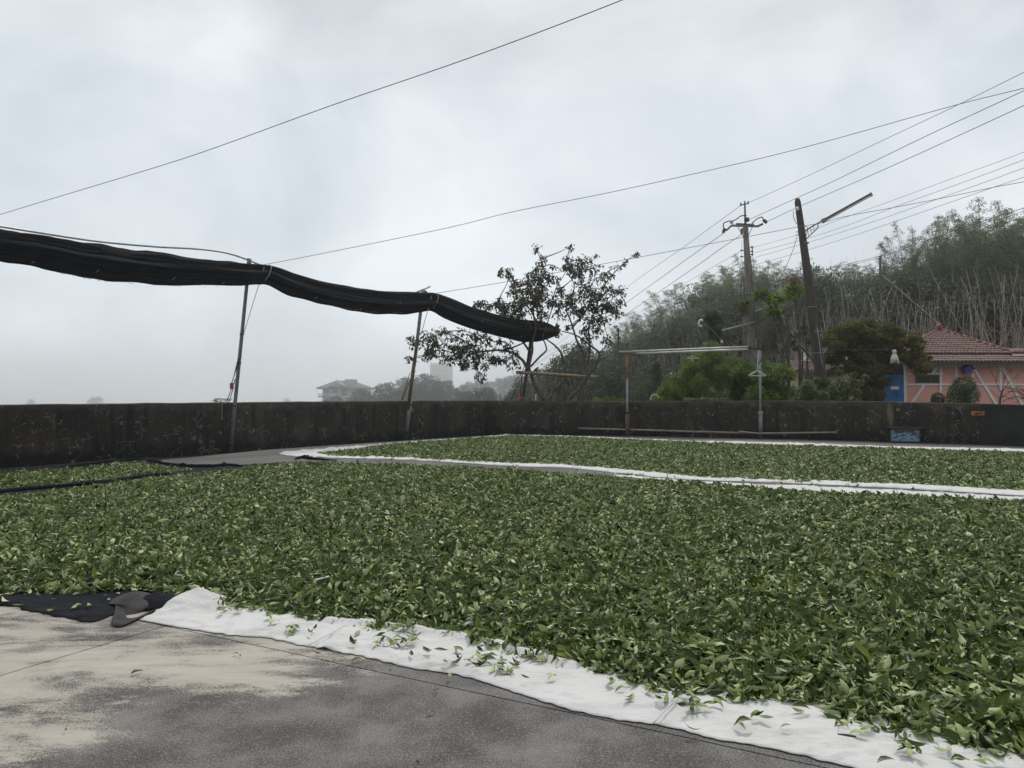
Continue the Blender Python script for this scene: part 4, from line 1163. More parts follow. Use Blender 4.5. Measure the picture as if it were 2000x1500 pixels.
def hanger(c0, w, h, hook, mat, label, yaw=0.0):
    o = empty('clothes_hanger', c0, label, 'hanger')
    def T(x, z): return Vector(c0) + Vector((x * math.cos(yaw), x * math.sin(yaw), z))
    s = MB(); r_ = w * 0.028
    tri = [T(0, 0), T(-w * 0.42, -h * 0.75), T(-w * 0.5, -h * 0.92), T(-w * 0.44, -h), T(w * 0.44, -h), T(w * 0.5, -h * 0.92), T(w * 0.42, -h * 0.75), T(0, 0)]
    s.tube(tri, r_, 6); s.build('frame', mat, o, smooth=True)
    s = MB(); s.tube([T(0, 0), T(0, hook * 0.55)] + [T(w * 0.06 * (1 - math.cos(a)), hook * 0.55 + hook * 0.4 * math.sin(a)) for a in [i * math.pi / 6 for i in range(1, 7)]], r_ * 0.7, 5)
    s.build('hook', mat, o, smooth=True)
    return o
dh = rdd - 0.35
s = MB(); s.tube([P(1481, 684, dh), P(1479, 716, dh)], 0.01, 6)
tag(s.build('hanging_cord', M['hanger'], origin=P(1480, 700, dh)), 'short cord holding the big clothes hanger in front of the right rack post', 'cord')
hanger(P(1479, 724, dh), 39 / FPX * dh, 10 / FPX * dh, 9.5 / FPX * dh, M['hanger'], 'large pale green plastic hanger in front of the right rack post', 0.3)
dh2 = 22.0
hh2 = empty('clothes_hanger', P(1353, 692, dh2), 'small pale hanger hanging from the middle of the laundry rails', 'hanger')
s = MB(); s.bar(P(1341, 700, dh2), P(1365, 700, dh2), 0.02, 0.02); s.tube([P(1341, 700, dh2), P(1353, 696, dh2), P(1365, 700, dh2)], 0.009, 5); s.build('frame', M['hanger'], hh2)
s = MB(); s.tube([P(1353, 696, dh2), P(1352.5, 691, dh2), P(1354, 687.5, dh2)], 0.008, 5); s.tube([P(1353, 700, dh2), P(1353.5, 706, dh2)], 0.012, 5); s.build('hook', M['hanger'], hh2)
zz = lambda py, d: P(0, py, d).z
def wall_d(px):
    for p_, q_ in zip(WR[:-1], WR[1:]):
        x0_, x1_ = 1000 + FPX * p_.x / p_.y, 1000 + FPX * q_.x / q_.y
        if x0_ <= px <= x1_:
            k_ = (px - 1000) / FPX; dx, dy = q_.x - p_.x, q_.y - p_.y
            t_ = (p_.x - k_ * p_.y) / (k_ * dy - dx)
            return p_.y + dy * t_
    return WR[-1].y
a = P(1129, 836.5, wall_d(1129) - 0.10); m1 = P(1224, 839, wall_d(1224) - 0.26); m2 = P(1482, 846.6, wall_d(1482) - 0.26); e = P(1635, 844.4, wall_d(1635) - 0.12)
s = MB(); s.tube([a, m1, m2], 0.028, 8)
tag(s.build('long_pole', M['grey_pole'], origin=a, smooth=True), 'long thin grey pole tied low between the laundry posts in front of the right wall', 'pole')
s = MB(); s.tube([m2 + Vector((-0.55, 0.02, 0.05)), m2 + Vector((0, -0.01, 0.0)), e], 0.026, 8)
tag(s.build('long_pole', M['grey_pole'], origin=e, smooth=True), 'shorter grey pole reaching right from the right laundry post', 'pole')

# ------------------------------------------------------------ bench against the right wall, orange float on the wall
def peel_mat():
    m, n, l, b = new_mat('peeling_blue_paint')
    v = coords(n)
    f = noise(n, l, v, 9, 7, 0.7, 0.3, mscale=(1, 1, 1.6))
    sp = n.new('ShaderNodeSeparateXYZ'); l.new(v, sp.inputs[0])
    f = math_(n, l, 'ADD', f, ramp(n, l, sp.outputs['Z'], 0.05, 0.36, 0.06, -0.06))
    c = mixc(n, l, ramp(n, l, f, 0.47, 0.50), (0.035, 0.025, 0.02), (0.13, 0.25, 0.38))
    l.new(c, b.inputs['Base Color']); b.inputs['Roughness'].default_value = 0.6
    return m
M['peel'] = peel_mat()
b0 = G(1738, 864.5); b1 = G(1798, 866)
bt = (b1 - b0).normalized(); bn = Vector((-bt.y, bt.x, 0))
Lb = (b1 - b0).length; hb = P(1765, 836, b0.y).z
bench = empty('bench', (b0 + b1) / 2, 'low bench with peeling blue paint and a dark top against the right wall', 'bench')
def bx(a, b_, th0, th1, z0, z1, mat, name):
    s = MB()
    pts_ = [b0 + bt * a + bn * th0, b0 + bt * b_ + bn * th0, b0 + bt * b_ + bn * th1, b0 + bt * a + bn * th1]
    s.add([Vector((p.x, p.y, z0)) for p in pts_] + [Vector((p.x, p.y, z1)) for p in pts_], [(0,3,2,1),(4,5,6,7),(0,1,5,4),(1,2,6,5),(2,3,7,6),(3,0,4,7)])
    return s.build(name, mat, bench)
bx(-0.09, Lb + 0.08, -0.04, 0.32, hb, hb + 0.03, M['wood_dark'], 'seat')
bx(0.03, Lb - 0.03, 0.01, 0.03, 0.05, hb - 0.002, M['peel'], 'front_panel')
bx(0.0, 0.028, 0.0, 0.28, 0.0, hb - 0.002, M['wood_dark'], 'leg'); bx(Lb - 0.028, Lb, 0.0, 0.28, 0.0, hb - 0.002, M['wood_dark'], 'leg')
bx(0.03, Lb - 0.03, 0.0, 0.008, hb - 0.05, hb - 0.004, M['wood_dark'], 'rail'); bx(0.03, Lb - 0.03, 0.0, 0.008, 0.02, 0.05, M['wood_dark'], 'rail')
wp = WR[4]; wt_ = (WR[4] - WR[3]).normalized(); wn_ = Vector((wt_.y, -wt_.x, 0))
c_ = P(1910, 807.3, 18.5) + wn_ * 0.03
fo = empty('orange_float', c_, 'small orange builder float stuck on the right wall at a panel joint', 'hand tool')
s = MB(); s.bar(c_ - wt_ * 0.135, c_ + wt_ * 0.135, 0.02, 0.10); s.build('plate', M['orange'], fo)
s = MB(); s.bar(c_ - wt_ * 0.06 + wn_ * 0.03, c_ + wt_ * 0.09 + wn_ * 0.03, 0.02, 0.028); s.build('handle', M['dark_metal'], fo)

# ------------------------------------------------------------ leaf clouds (foliage) and trees
def leaf_cloud(name, cents, n_per, size, mat, parent=None, origin=None, droop=0.0, aspect=0.3, shell=0.45, flat=1.0, tint_bias=0.0, kind=None, spread_dir=None, link=True, seed=0):
    """real leaf blades spread through blobs; cents = rows of x, y, z, rx, ry, rz"""
    rng = np.random.default_rng(seed + 11)
    c = np.array([q[:6] for q in cents], float)
    if np.isscalar(n_per): n_per = [n_per] * len(cents)
    rep = np.repeat(np.arange(len(cents)), n_per)
    n_ = rep.size
    u = rng.normal(0, 1, (n_, 3)); u /= np.linalg.norm(u, axis=1)[:, None] + 1e-9
    r = rng.uniform(0, 1, n_) ** (1/3)
    r = shell + (1 - shell) * r if shell > 0 else r
    r *= 1 + rng.normal(0, 0.08, n_)
    pos = c[rep, :3] + u * r[:, None] * c[rep, 3:6]
    ax = rng.normal(0, 1, (n_, 3)) + u * 0.6
    ax[:, 2] = ax[:, 2] * flat - droop
    ax /= np.linalg.norm(ax, axis=1)[:, None] + 1e-9
    rd = rng.normal(0, 1, (n_, 3)) + np.array([0, 0, 0.6])
    sd = np.cross(ax, rd); sd /= np.linalg.norm(sd, axis=1)[:, None] + 1e-9
    nr = np.cross(sd, ax)
    L = size * rng.uniform(0.6, 1.3, n_); W = L * aspect * rng.uniform(0.8, 1.2, n_)
    v0 = pos; v2 = pos + ax * L[:, None]
    mid = pos + ax * (L * 0.45)[:, None] + nr * (L * 0.06)[:, None]
    v1 = mid + sd * (W / 2)[:, None] - nr * (L * 0.08)[:, None]
    v3 = mid - sd * (W / 2)[:, None] - nr * (L * 0.08)[:, None]
    co = np.stack([v0, v1, v2, v3], 1).reshape(-1, 3)
    o0 = np.array(origin_of(parent) if parent is not None else (origin if origin is not None else (0, 0, 0)), float)
    co = (co - o0).astype(np.float32)
    me = bpy.data.meshes.new(name)
    me.vertices.add(n_ * 4); me.vertices.foreach_set('co', co.ravel())
    me.loops.add(n_ * 4); me.loops.foreach_set('vertex_index', np.arange(n_ * 4, dtype=np.int32))
    me.polygons.add(n_)
    me.polygons.foreach_set('loop_start', np.arange(0, n_ * 4, 4, dtype=np.int32))
    me.polygons.foreach_set('loop_total', np.full(n_, 4, dtype=np.int32))
    me.update(calc_edges=True)
    blob_t = rng.uniform(-0.22, 0.22, len(cents))
    t = np.clip(rng.normal(0.45 + tint_bias, 0.25, n_) + blob_t[rep], 0, 1)
    a = me.attributes.new('tint', 'FLOAT', 'POINT'); a.data.foreach_set('value', np.repeat(t, 4).astype(np.float32))
    me.materials.append(mat)
    if not link: return me
    o = bpy.data.objects.new(name, me)
    if parent is not None: o.parent = parent
    else: o.location = tuple(o0)
    C.objects.link(o)
    if kind: o['kind'] = kind
    return o

def simple_tree(loc, label, cat, name, height, crown_c, trunk_r, mat_leaf, blobs, n_per, size, droop=0.0, aspect=0.35, limbs=5, mat_trunk=None, group=None, lean=(0, 0), shell=0.3, seed=0):
    """a thing with trunk (with limbs) and crown; blobs are relative to loc"""
    o = empty(name, loc, label, cat, group)
    loc = Vector(loc)
    s = MB()
    top = loc + Vector((lean[0], lean[1], crown_c))
    rr = random.Random(seed)
    pts_ = [loc.lerp(top, t) + Vector((rr.uniform(-1, 1), rr.uniform(-1, 1), 0)) * height * 0.012 * (t > 0) for t in (0, 0.25, 0.5, 0.75, 1)]
    pts_ = catmull(pts_, 3)
    s.tube(pts_, [trunk_r * (1 - 0.6 * i / len(pts_)) for i in range(len(pts_))], 8)
    for k in range(limbs):
        b_ = rr.choice(blobs)
        st = pts_[int(len(pts_) * rr.uniform(0.45, 0.95)) - 1]
        en = loc + Vector(b_[:3])
        md = st.lerp(en, 0.5) + Vector((rr.uniform(-1, 1), rr.uniform(-1, 1), 0.6)) * height * 0.03
        s.tube(catmull([st, md, en], 4), [trunk_r * 0.42 * (1 - i / 10) for i in range(9)], 5)
    s.build('trunk', mat_trunk or M['bark_far'], o, smooth=True)
    leaf_cloud('crown', [(loc.x + b_[0], loc.y + b_[1], loc.z + b_[2], *b_[3:]) for b_ in blobs], n_per, size, mat_leaf, o, droop=droop, aspect=aspect, shell=shell, seed=seed)
    return o

# ---- the bare-limbed fruit tree behind the wall corner
TD = 26.0
def tp(px, py, dz=0.0): return P(px, py, TD + dz)
tbase = tp(1075, 800); tbase.z = terrain(tbase.x, tbase.y)
tree = empty('fruit_tree', tbase, 'crooked fruit tree with lichened limbs and sparse dark leaves behind the wall corner', 'tree')
LIMBS = [
 ([(1085, 850), (1066, 788), (1055, 770), (1043, 749), (1037, 731), (1033, 717), (1036, 702), (1040, 684), (1040, 668), (1046, 640), (1041, 600), (1052, 562), (1063, 528), (1049, 490)], 8.5, 1.2, 0.0, -0.6),
 ([(1034, 722), (1027, 714), (1021, 704), (1009, 694), (995, 687), (972, 684), (950, 686), (920, 687), (890, 690), (862, 682), (836, 672), (806, 664)], 6.2, 1.0, 0, 1.0),
 ([(1034, 716), (1040, 712), (1055, 696), (1067, 684), (1065, 672), (1061, 655), (1076, 610), (1085, 565), (1108, 525), (1112, 486)], 4.0, 0.8, 0, -1.0),
 ([(1033, 684), (1022, 669), (1013, 662), (996, 648), (985, 620), (972, 592), (992, 548), (980, 527)], 4.2, 0.8, 0, 0.8),
 ([(986, 685), (1008, 676), (1030, 666), (1042, 655)], 2.8, 2.0, 0.2, 0.2),
 ([(1066, 790), (1074, 777), (1081, 764), (1094, 750), (1105, 738), (1104, 725), (1100, 710), (1097, 692), (1089, 680), (1079, 671), (1067, 661), (1050, 630), (1030, 595), (1015, 560)], 7.5, 1.2, 0.3, 1.2),
 ([(1095, 850), (1110, 784), (1127, 764), (1140, 746), (1152, 729), (1163, 716), (1170, 701), (1170, 689), (1160, 680), (1146, 669), (1134, 660), (1118, 652), (1098, 647)], 8.5, 1.6, -0.2, -0.8),
 ([(1138, 748), (1140, 729), (1143, 710), (1139, 689), (1128, 669), (1122, 650), (1114, 625), (1106, 600), (1122, 560), (1105, 525), (1112, 500)], 6.0, 1.0, 0, 1.0),
 ([(1143, 712), (1150, 702), (1152, 680), (1151, 660), (1150, 640), (1164, 600), (1178, 562), (1200, 532), (1226, 508), (1243, 497)], 5.0, 0.6, 0, -0.7),
 ([(1118, 640), (1140, 612), (1155, 580), (1150, 550), (1155, 520), (1152, 506)], 3.2, 0.8, 0.5, -0.4),
 ([(1170, 690), (1185, 675), (1196, 668)], 2.0, 0.8, -0.8, -1.0), ([(1172, 688), (1182, 690), (1200, 684)], 1.6, 0.6, -0.8, -1.2),
 ([(1164, 603), (1190, 590), (1205, 570), (1220, 563)], 2.4, 0.7, -0.4, 0.4),
 ([(1085, 565), (1100, 560), (1125, 540), (1150, 525), (1163, 524)], 2.4, 0.6, -0.5, 0.5),
]
s = MB(); LP = []
for pts_, r0, r1, z0, z1 in LIMBS:
    n_ = len(pts_)
    pv = [tp(px, py, z0 + (z1 - z0) * i / (n_ - 1)) for i, (px, py) in enumerate(pts_)]
    cv = catmull(pv, 5)
    k = TD / FPX / 2
    rad = [1.2 * k * (r0 + (r1 - r0) * (i / (len(cv) - 1)) ** 0.75) * (1 + 0.13 * mnoise.noise(Vector((i * 0.8, r0, 0)))) for i in range(len(cv))]
    s.tube(cv, rad, 9)
    LP += cv[len(cv) // 3:]
s.build('trunk', M['bark'], tree, smooth=True)
BLOBS = [(1047,487,6),(1060,502,8),(1060,520,9),(1062,537,10),(1112,482,4),(1107,505,5),(1117,517,12),(1102,522,8),(1132,510,9),(1152,507,7),(1160,525,8),(1140,527,10),(1125,537,12),(1137,545,7),(987,530,8),(975,530,4),(1000,542,10),(1010,555,12),(1037,535,7),(1030,557,16),(1050,550,14),(1075,540,12),(1060,570,18),(1040,590,18),(1020,600,16),(995,595,16),(975,592,12),(955,597,10),(930,595,9),(987,612,14),(1012,620,14),(1050,610,16),(1070,590,12),(1095,570,12),(1115,575,14),(1117,590,14),(1090,597,10),(1095,612,8),(1147,562,12),(1170,565,16),(1155,585,16),(1165,600,16),(1140,612,12),(1150,625,12),(1180,585,14),(1200,570,8),(1215,567,6),(1215,590,8),(1200,610,10),(1182,622,12),(1165,645,10),(1145,657,12),(1187,660,7),(1192,670,5),(1175,545,10),(1190,535,6),(1205,522,5),(1222,512,4),(1242,497,3),(915,650,10),(930,665,12),(912,675,12),(950,655,10),(975,670,10),(995,675,10),(962,700,14),(982,707,10),(945,712,12),(925,700,12),(935,732,8),(945,740,5),(1005,707,8),(800,660,7),(836,660,12),(875,654,12),(854,678,14),(830,690,10),(800,699,6),(884,678,12),(872,696,10),(905,678,12),(914,705,14),(935,690,12),(850,660,12),(895,698,10),(940,590,8),(1035,575,14),(1085,640,8),(1110,640,6),(1080,520,5),(1015,580,14),(1125,610,10),(1190,600,10),(900,708,8),(816,668,8),(845,690,10),(1003,690,7)]
s = MB(); cents, npr = [], []
rt = random.Random(3)
for px, py, r_ in BLOBS:
    c_ = tp(px, py, rt.uniform(-0.9, 0.9))
    rad = r_ * TD / FPX
    near = min(LP, key=lambda q: (q - c_).length)
    if (near - c_).length > 0.05:
        md = near.lerp(c_, 0.5) + Vector((rt.uniform(-0.1, 0.1), rt.uniform(-0.1, 0.1), rt.uniform(0, 0.12)))
        s.tube(catmull([near, md, c_], 4), [0.022, 0.02, 0.018, 0.016, 0.014, 0.012, 0.010, 0.009, 0.008], 5)
    for k in range(3 + int(r_ / 3)):
        e_ = c_ + Vector((rt.gauss(0, 0.7), rt.gauss(0, 0.7), rt.gauss(0, 0.6))) * rad
        s.tube(catmull([c_, c_.lerp(e_, 0.5) + Vector((0, 0, 0.05)), e_], 2), [0.008, 0.007, 0.006, 0.005, 0.004], 4)
        LP.append(e_)
        m_ = max(4, int(r_ * r_ * 0.2 / (1 + r_ / 12)))
        cents.append((e_.x, e_.y, e_.z, rad * 0.45 + 0.04, rad * 0.45 + 0.04, rad * 0.38 + 0.04)); npr.append(m_ + 3)
s.build('twigs', M['bark'], tree, smooth=True)
leaf_cloud('crown', cents, npr, 0.135, M['f_tree'], tree, droop=1.1, aspect=0.42, shell=0.0, seed=4)
s = MB(); s.tube(lerp_pts(P(1008, 727, 25.4), P(1168, 737, 25.8), 6), [0.055, 0.055, 0.052, 0.055, 0.052, 0.05, 0.05], 8)
tag(s.build('bamboo_pole', M['bamboo_pole'], origin=P(1008, 727, 25.4), smooth=True), 'bamboo pole lashed level across the limbs of the fruit tree', 'pole')
for (px, py, kk) in ((1048, 722, 'perched'), (1052, 695, 'stub')):
    pass
bpos = P(1047, 723.5, 25.5)
s = MB(); s.tube([bpos + Vector((-0.1, 0, -0.02)), bpos + Vector((-0.04, 0, 0.0)), bpos + Vector((0.0, 0, 0.03)), bpos + Vector((0.04, 0, 0.07)), bpos + Vector((0.055, 0, 0.10)), bpos + Vector((0.085, 0, 0.095))], [0.008, 0.03, 0.045, 0.035, 0.024, 0.004], 7)
tag(s.build('bark_stub', M['dark_post'], origin=bpos, smooth=True), 'dark knobbly stub sitting on the bamboo pole in the fruit tree', 'stub')

# ------------------------------------------------------------ hillside: bamboo, broadleaf trees, dead culms
def culm(s, base, top, bend, r0, r1, n_=8, k=5):
    pts_ = [base.lerp(top, t) + bend * (t ** 2.4) for t in [i / n_ for i in range(n_ + 1)]]
    s.tube(pts_, [r0 + (r1 - r0) * i / n_ for i in range(n_ + 1)], k)
    return pts_
def bamboo_template(seed, H=10.0, nc=7, leaves=15000, lsize=0.15, spread=1.2, mat='f_bamboo_far', cm='culm_green', aspect=0.2, low=0.35):
    rr = random.Random(seed)
    s = MB(); cents, npr = [], []
    for c in range(nc):
        a = rr.uniform(0, 6.28); b0_ = Vector((math.cos(a), math.sin(a), 0)) * rr.uniform(0.1, spread * 0.5)
        h = H * rr.uniform(0.72, 1.0)
        out = Vector((math.cos(a), math.sin(a), 0))
        pts_ = culm(s, b0_, b0_ + out * spread * 0.5 + Vector((0, 0, h)), out * rr.uniform(0.4, 1.3) * spread + Vector((0, 0, -h * 0.05)), 0.05, 0.012, 8, 4)
        # arching leafy branchlets, shorter towards the nodding tip
        NB = 52
        for k in range(NB):
            t = low + (1 - low) * (k + rr.uniform(0, 0.9)) / NB
            i = min(int(t * 8), 7); q = pts_[i].lerp(pts_[i+1], t * 8 - i)
            w = (math.sin(math.pi * (0.25 + 0.70 * (t - low) / (1 - low))) * 0.95 + 0.08) * spread * rr.uniform(0.4, 0.85)
            aa = rr.uniform(0, 6.28); up_ = rr.uniform(0.25, 0.7)
            for m_ in (0.3, 0.6, 0.9, 1.15):
                cc = q + Vector((math.cos(aa) * w * m_, math.sin(aa) * w * m_, w * (up_ * m_ - 0.55 * m_ * m_)))
                rr_ = 0.12 + 0.20 * w * (1.2 - m_ * 0.6)
                cents.append((cc.x, cc.y, cc.z, rr_, rr_, rr_ * 0.7)); npr.append(max(3, int(leaves / (nc * NB * 4) * rr.uniform(0.6, 1.4))))
    me_f = leaf_cloud('foliage', cents, npr, lsize, M[mat], droop=0.7, aspect=aspect, shell=0.0, link=False, seed=seed, flat=0.5)
    st = s
    return st, me_f
def broad_template(seed, H=8.0, leaves=7500, lsize=0.2, mat='f_broad_far', wide=0.38, crown_lo=0.3, flatk=1.0):
    rr = random.Random(seed)
    s = MB()
    pts_ = culm(s, Vector((0, 0, 0)), Vector((rr.uniform(-.4, .4), rr.uniform(-.4, .4), H * 0.8)), Vector((0, 0, 0)), H * 0.022, H * 0.008, 6, 6)
    cents, npr = [], []
    nb = 26
    for k in range(nb):
        z = H * (crown_lo + (1 - crown_lo) * (k + 0.5) / nb)
        t = (z / H - crown_lo) / (1 - crown_lo)
        rmax = H * wide * math.sin(math.pi * min(0.98, 0.18 + 0.78 * t)) ** 0.7
        a = k * 2.4 + rr.uniform(-.5, .5); r_ = rmax * rr.uniform(0.35, 0.85)
        br = H * rr.uniform(0.08, 0.15)
        c_ = Vector((math.cos(a) * r_, math.sin(a) * r_, z - br * 0.5))
        cents.append((c_.x, c_.y, c_.z, br * 1.15, br * 1.15, br * 0.7 * flatk)); npr.append(int(leaves / nb * rr.uniform(0.6, 1.4)))
        st = pts_[min(6, max(2, int(t * 5) + 1))]
        s.tube([st, st.lerp(c_, 0.5) + Vector((0, 0, 0.1)), c_], [H * 0.008, H * 0.005, H * 0.002], 4)
    me_f = leaf_cloud('crown', cents, npr, lsize, M[mat], droop=0.25, aspect=0.5, shell=0.35, link=False, seed=seed)
    return s, me_f
def bare_template(seed, H=9.0, nc=11, spread=2.2):
    rr = random.Random(seed)
    s = MB()
    for c in range(nc):
        b0_ = Vector((rr.uniform(-1, 1) * spread, rr.uniform(-1, 1) * spread * 0.6, 0))
        h = H * rr.uniform(0.45, 1.0)
        lean = rr.gauss(0, 0.14) if rr.random() < 0.76 else rr.choice((-1, 1)) * rr.uniform(0.4, 0.9)
        top = b0_ + Vector((math.sin(lean) * h, rr.gauss(0, 0.12) * h, math.cos(lean) * h))
        pts_ = culm(s, b0_, top, Vector((rr.gauss(0, 0.45), 0, 0)), rr.uniform(0.018, 0.036), 0.010, 6, 4)
        for k in range(rr.randint(3, 9)):
            i = rr.randint(2, 5); q = pts_[i]
            s.tube([q, q + Vector((rr.gauss(0, 0.45), rr.gauss(0, 0.3), rr.uniform(0.2, 0.8)))], [0.009, 0.004], 3)
    return s, None
TPL = {}
def template(key, fn, names, mats):
    s, me_f = fn
    me_s = bpy.data.meshes.new(names[0])
    me_s.from_pydata(s.v, [], s.f); me_s.materials.append(mats); me_s.shade_smooth()
    TPL[key] = (me_s, me_f, names)
for k in range(5): template('bamboo%d' % k, bamboo_template(20 + k, spread=1.1 + 0.12 * k, nc=6 + k % 3), ('culms', 'foliage'), M['culm_green'])
for k in range(4): template('broad%d' % k, broad_template(40 + k, wide=0.33 + 0.05 * k), ('trunk', 'crown'), M['bark_far'])
for k in range(2): template('flat%d' % k, broad_template(50 + k, wide=0.5, crown_lo=0.78, leaves=1500, flatk=0.6), ('trunk', 'crown'), M['bark_far'])
for k in range(5): template('bare%d' % k, bare_template(60 + k), ('culms', None), M['culm'])
for k in range(3): template('wood%d' % k, broad_template(70 + k, H=8, wide=0.42, leaves=5200, lsize=0.28, mat='f_far_wood'), ('trunk', 'crown'), M['bark_far'])
for k in range(3): template('plume%d' % k, bamboo_template(80 + k, mat='f_far_wood', leaves=8000, lsize=0.28, nc=9, spread=1.7, low=0.2), ('culms', 'foliage'), M['culm_green'])
def put_tree(key, x, y, h, name, label, cat, group, base_h=10.0, width=1.0, z=None, yaw=None):
    me_s, me_f, names = TPL[key]
    o = empty(name, (x, y, (terrain(x, y) if z is None else z) - 0.15), label, cat, group)
    o.rotation_euler = (0, 0, rt.uniform(0, 6.28) if yaw is None else yaw)
    sc = h / base_h
    o.scale = (sc * width, sc * width, sc)
    a = bpy.data.objects.new(names[0], me_s); a.parent = o; C.objects.link(a)
    if name == 'dead_bamboo': a['kind'] = 'stuff'
    if me_f is not None:
        b_ = bpy.data.objects.new(names[1], me_f); b_.parent = o; C.objects.link(b_)
    return o
RIDGE_X = [1190, 1215, 1250, 1300, 1350, 1385, 1420, 1480, 1530, 1570, 1600, 1650, 1700, 1740, 1760, 1790, 1820, 1845, 1880, 1915, 1950, 2000, 2100, 2400]
RIDGE_Y = [690, 640, 608, 590, 560, 540, 530, 505, 520, 525, 512, 530, 520, 500, 448, 445, 428, 480, 462, 408, 400, 408, 400, 380]
ZONES = [(1235, 'at the far left foot of the hill'), (1330, 'above the left end of the laundry rails'), (1430, 'above the vine-covered stump'), (1500, 'behind the concrete pole'), (1580, 'between the two poles'), (1660, 'just right of the leaning wooden pole'), (1740, 'above the olive tree'), (1800, 'above the left end of the pink house'), (1870, 'behind the peak of the tiled roof'), (1950, 'above the right half of the pink house'), (9999, 'at the right edge of the hillside')]
def zone(px): return next(t for a, t in ZONES if px < a)
def ridge(px): return float(np.interp(px, RIDGE_X, RIDGE_Y))
L_B = 'tall feathery green bamboo clump on the misty hillside behind the pink house'
L_T = 'dark rounded broadleaf tree on the hillside behind the utility poles'
L_D = 'clump of dead bare grey bamboo stems on the hillside'
L_S = 'hazy dark tree on the low shoulder behind the fruit tree'
G_B, G_T, G_D = 'bamboo clumps on the hillside', 'broadleaf trees on the hillside', 'dead bamboo clumps on the hillside'
def by_top(key, px, py, d, name, label, cat, group, base_h=10.0, width=1.0, hmin=3.0, hmax=14):
    crest = py < ridge(px) + 14
    if label == L_B: label = ('tall feathery bamboo on the crest ' if crest else 'feathery bamboo lower on the slope ') + zone(px)
    elif label == L_T: label = ('dark rounded tree near the crest ' if crest else 'dark rounded tree on the slope ') + zone(px)
    elif label == L_D: label = 'dead bare grey bamboo stems ' + zone(px)
    elif label == L_S: label = ('hazy dark tree behind the fruit tree limbs' if px < 1140 else 'hazy dark tree right of the fruit tree, ' + zone(px))
    group = group + ' ' + zone(px) if group != 'flat-topped trees on the crest' else group
    p_ = P(px, py, d)
    g_ = terrain(p_.x, p_.y)
    h = min(max(p_.z - g_ + 0.15, hmin), hmax)
    return put_tree(key, p_.x, p_.y, h, name, label, cat, group, base_h, width)
# crest line, left part: bamboo and broad crowns
k = 0
for px in range(1222, 1720, 15):
    d = float(np.interp(px, [1222, 1480, 1720], [84, 72, 66])) + rt.uniform(-3, 3)
    py = ridge(px) + rt.uniform(-4, 12)
    if 1372 < px < 1402 or 1585 < px < 1600:
        by_top('flat%d' % (k % 2), px, py, d, 'broadleaf_tree', 'flat-topped tree standing out on the crest of the hill', 'tree', 'flat-topped trees on the crest', 8.0, 1.0)
        by_top('broad%d' % (k % 4), px + 8, py + 26, d - 4, 'broadleaf_tree', L_T, 'tree', G_T, 8.0, 1.1)
    else:
        by_top('bamboo%d' % (k % 5), px, py, d, 'bamboo_clump', L_B, 'bamboo', G_B, 9.2, 1.25)
    k += 1
# crest line, right part: tall feathery plumes in groups with gaps
for px, py, d in [(1738, 512, 60), (1756, 470, 58), (1772, 447, 58), (1788, 444, 60), (1806, 470, 60), (1821, 424, 57), (1835, 462, 60), (1868, 470, 58), (1884, 462, 56), (1903, 430, 56), (1918, 405, 55), (1934, 398, 56), (1950, 408, 57), (1966, 402, 55), (1984, 412, 54), (2003, 402, 55), (2030, 395, 55), (2070, 400, 54), (2130, 390, 55), (2200, 385, 55), (2290, 385, 55)]:
    by_top('bamboo%d' % (k % 5), px, py, d, 'bamboo_clump', L_B, 'bamboo', G_B, 9.2, 0.8 if px < 1860 else 1.05)
    k += 1
for px, py, d in [(1895, 470, 60), (1925, 465, 61), (1955, 470, 60), (1990, 475, 60), (2030, 470, 60), (1760, 520, 62), (1800, 520, 62), (1840, 530, 60), (1700, 548, 62), (1660, 545, 64), (2100, 470, 60), (1875, 520, 62), (1640, 560, 60), (1720, 540, 60), (1590, 545, 62)]:
    by_top('broad%d' % (k % 4), px, py, d, 'broadleaf_tree', L_T, 'tree', G_T, 8.0, 1.25); k += 1
# slope fill
for i in range(74):
    px = 1235 + (2080 - 1235) * ((i * 0.618) % 1.0); d = 50 + 14 * ((i * 0.382) % 1.0)
    dd_ = max(48, float(np.interp(px, [1235, 1500, 2080], [d + 14, d + 3, d - 3])))
    py = ridge(px) + float(np.interp(d, [50, 64], [110, 40])) + rt.uniform(-10, 14)
    if px < 1560 and i % 3 != 0: by_top('bamboo%d' % (k % 5), px, py, dd_, 'bamboo_clump', L_B, 'bamboo', G_B, 9.2, 1.25, 2.5, 9)
    else: by_top('broad%d' % (k % 4), px, py, dd_, 'broadleaf_tree', L_T, 'tree', G_T, 8.0, 1.35, 2.5, 8)
    k += 1
# dead culms in front of the slope
for i in range(84):
    px = 1548 + (2100 - 1548) * ((i * 0.618) % 1.0); d = 43 + 11 * ((i * 0.271) % 1.0)
    py = float(np.interp(px, [1540, 1650, 1760, 1900, 2100], [590, 555, 560, 500, 490])) + rt.uniform(-20, 60)
    by_top('bare%d' % (k % 5), px, py, d, 'dead_bamboo', L_D, 'bamboo', G_D, 9.0, 1.0, 3.0, 10); k += 1
for i in range(48):
    px = 1050 + (1500 - 1050) * ((i * 0.618) % 1.0); d = 52 + 20 * ((i * 0.271) % 1.0)
    py = float(np.interp(px, [1050, 1200, 1350, 1500], [705, 668, 625, 600])) + rt.uniform(-15, 45)
    by_top('bare%d' % (k % 5), px, py, d, 'dead_bamboo', L_D, 'bamboo', G_D, 9.0, 1.1, 3.0, 9); k += 1
for px, py in [(1652, 490), (1668, 484), (1690, 488), (1706, 486)]:
    by_top('bare%d' % (k % 5), px, py, 60, 'dead_bamboo', L_D, 'bamboo', G_D, 9.0, 0.55, 3.0, 9); k += 1
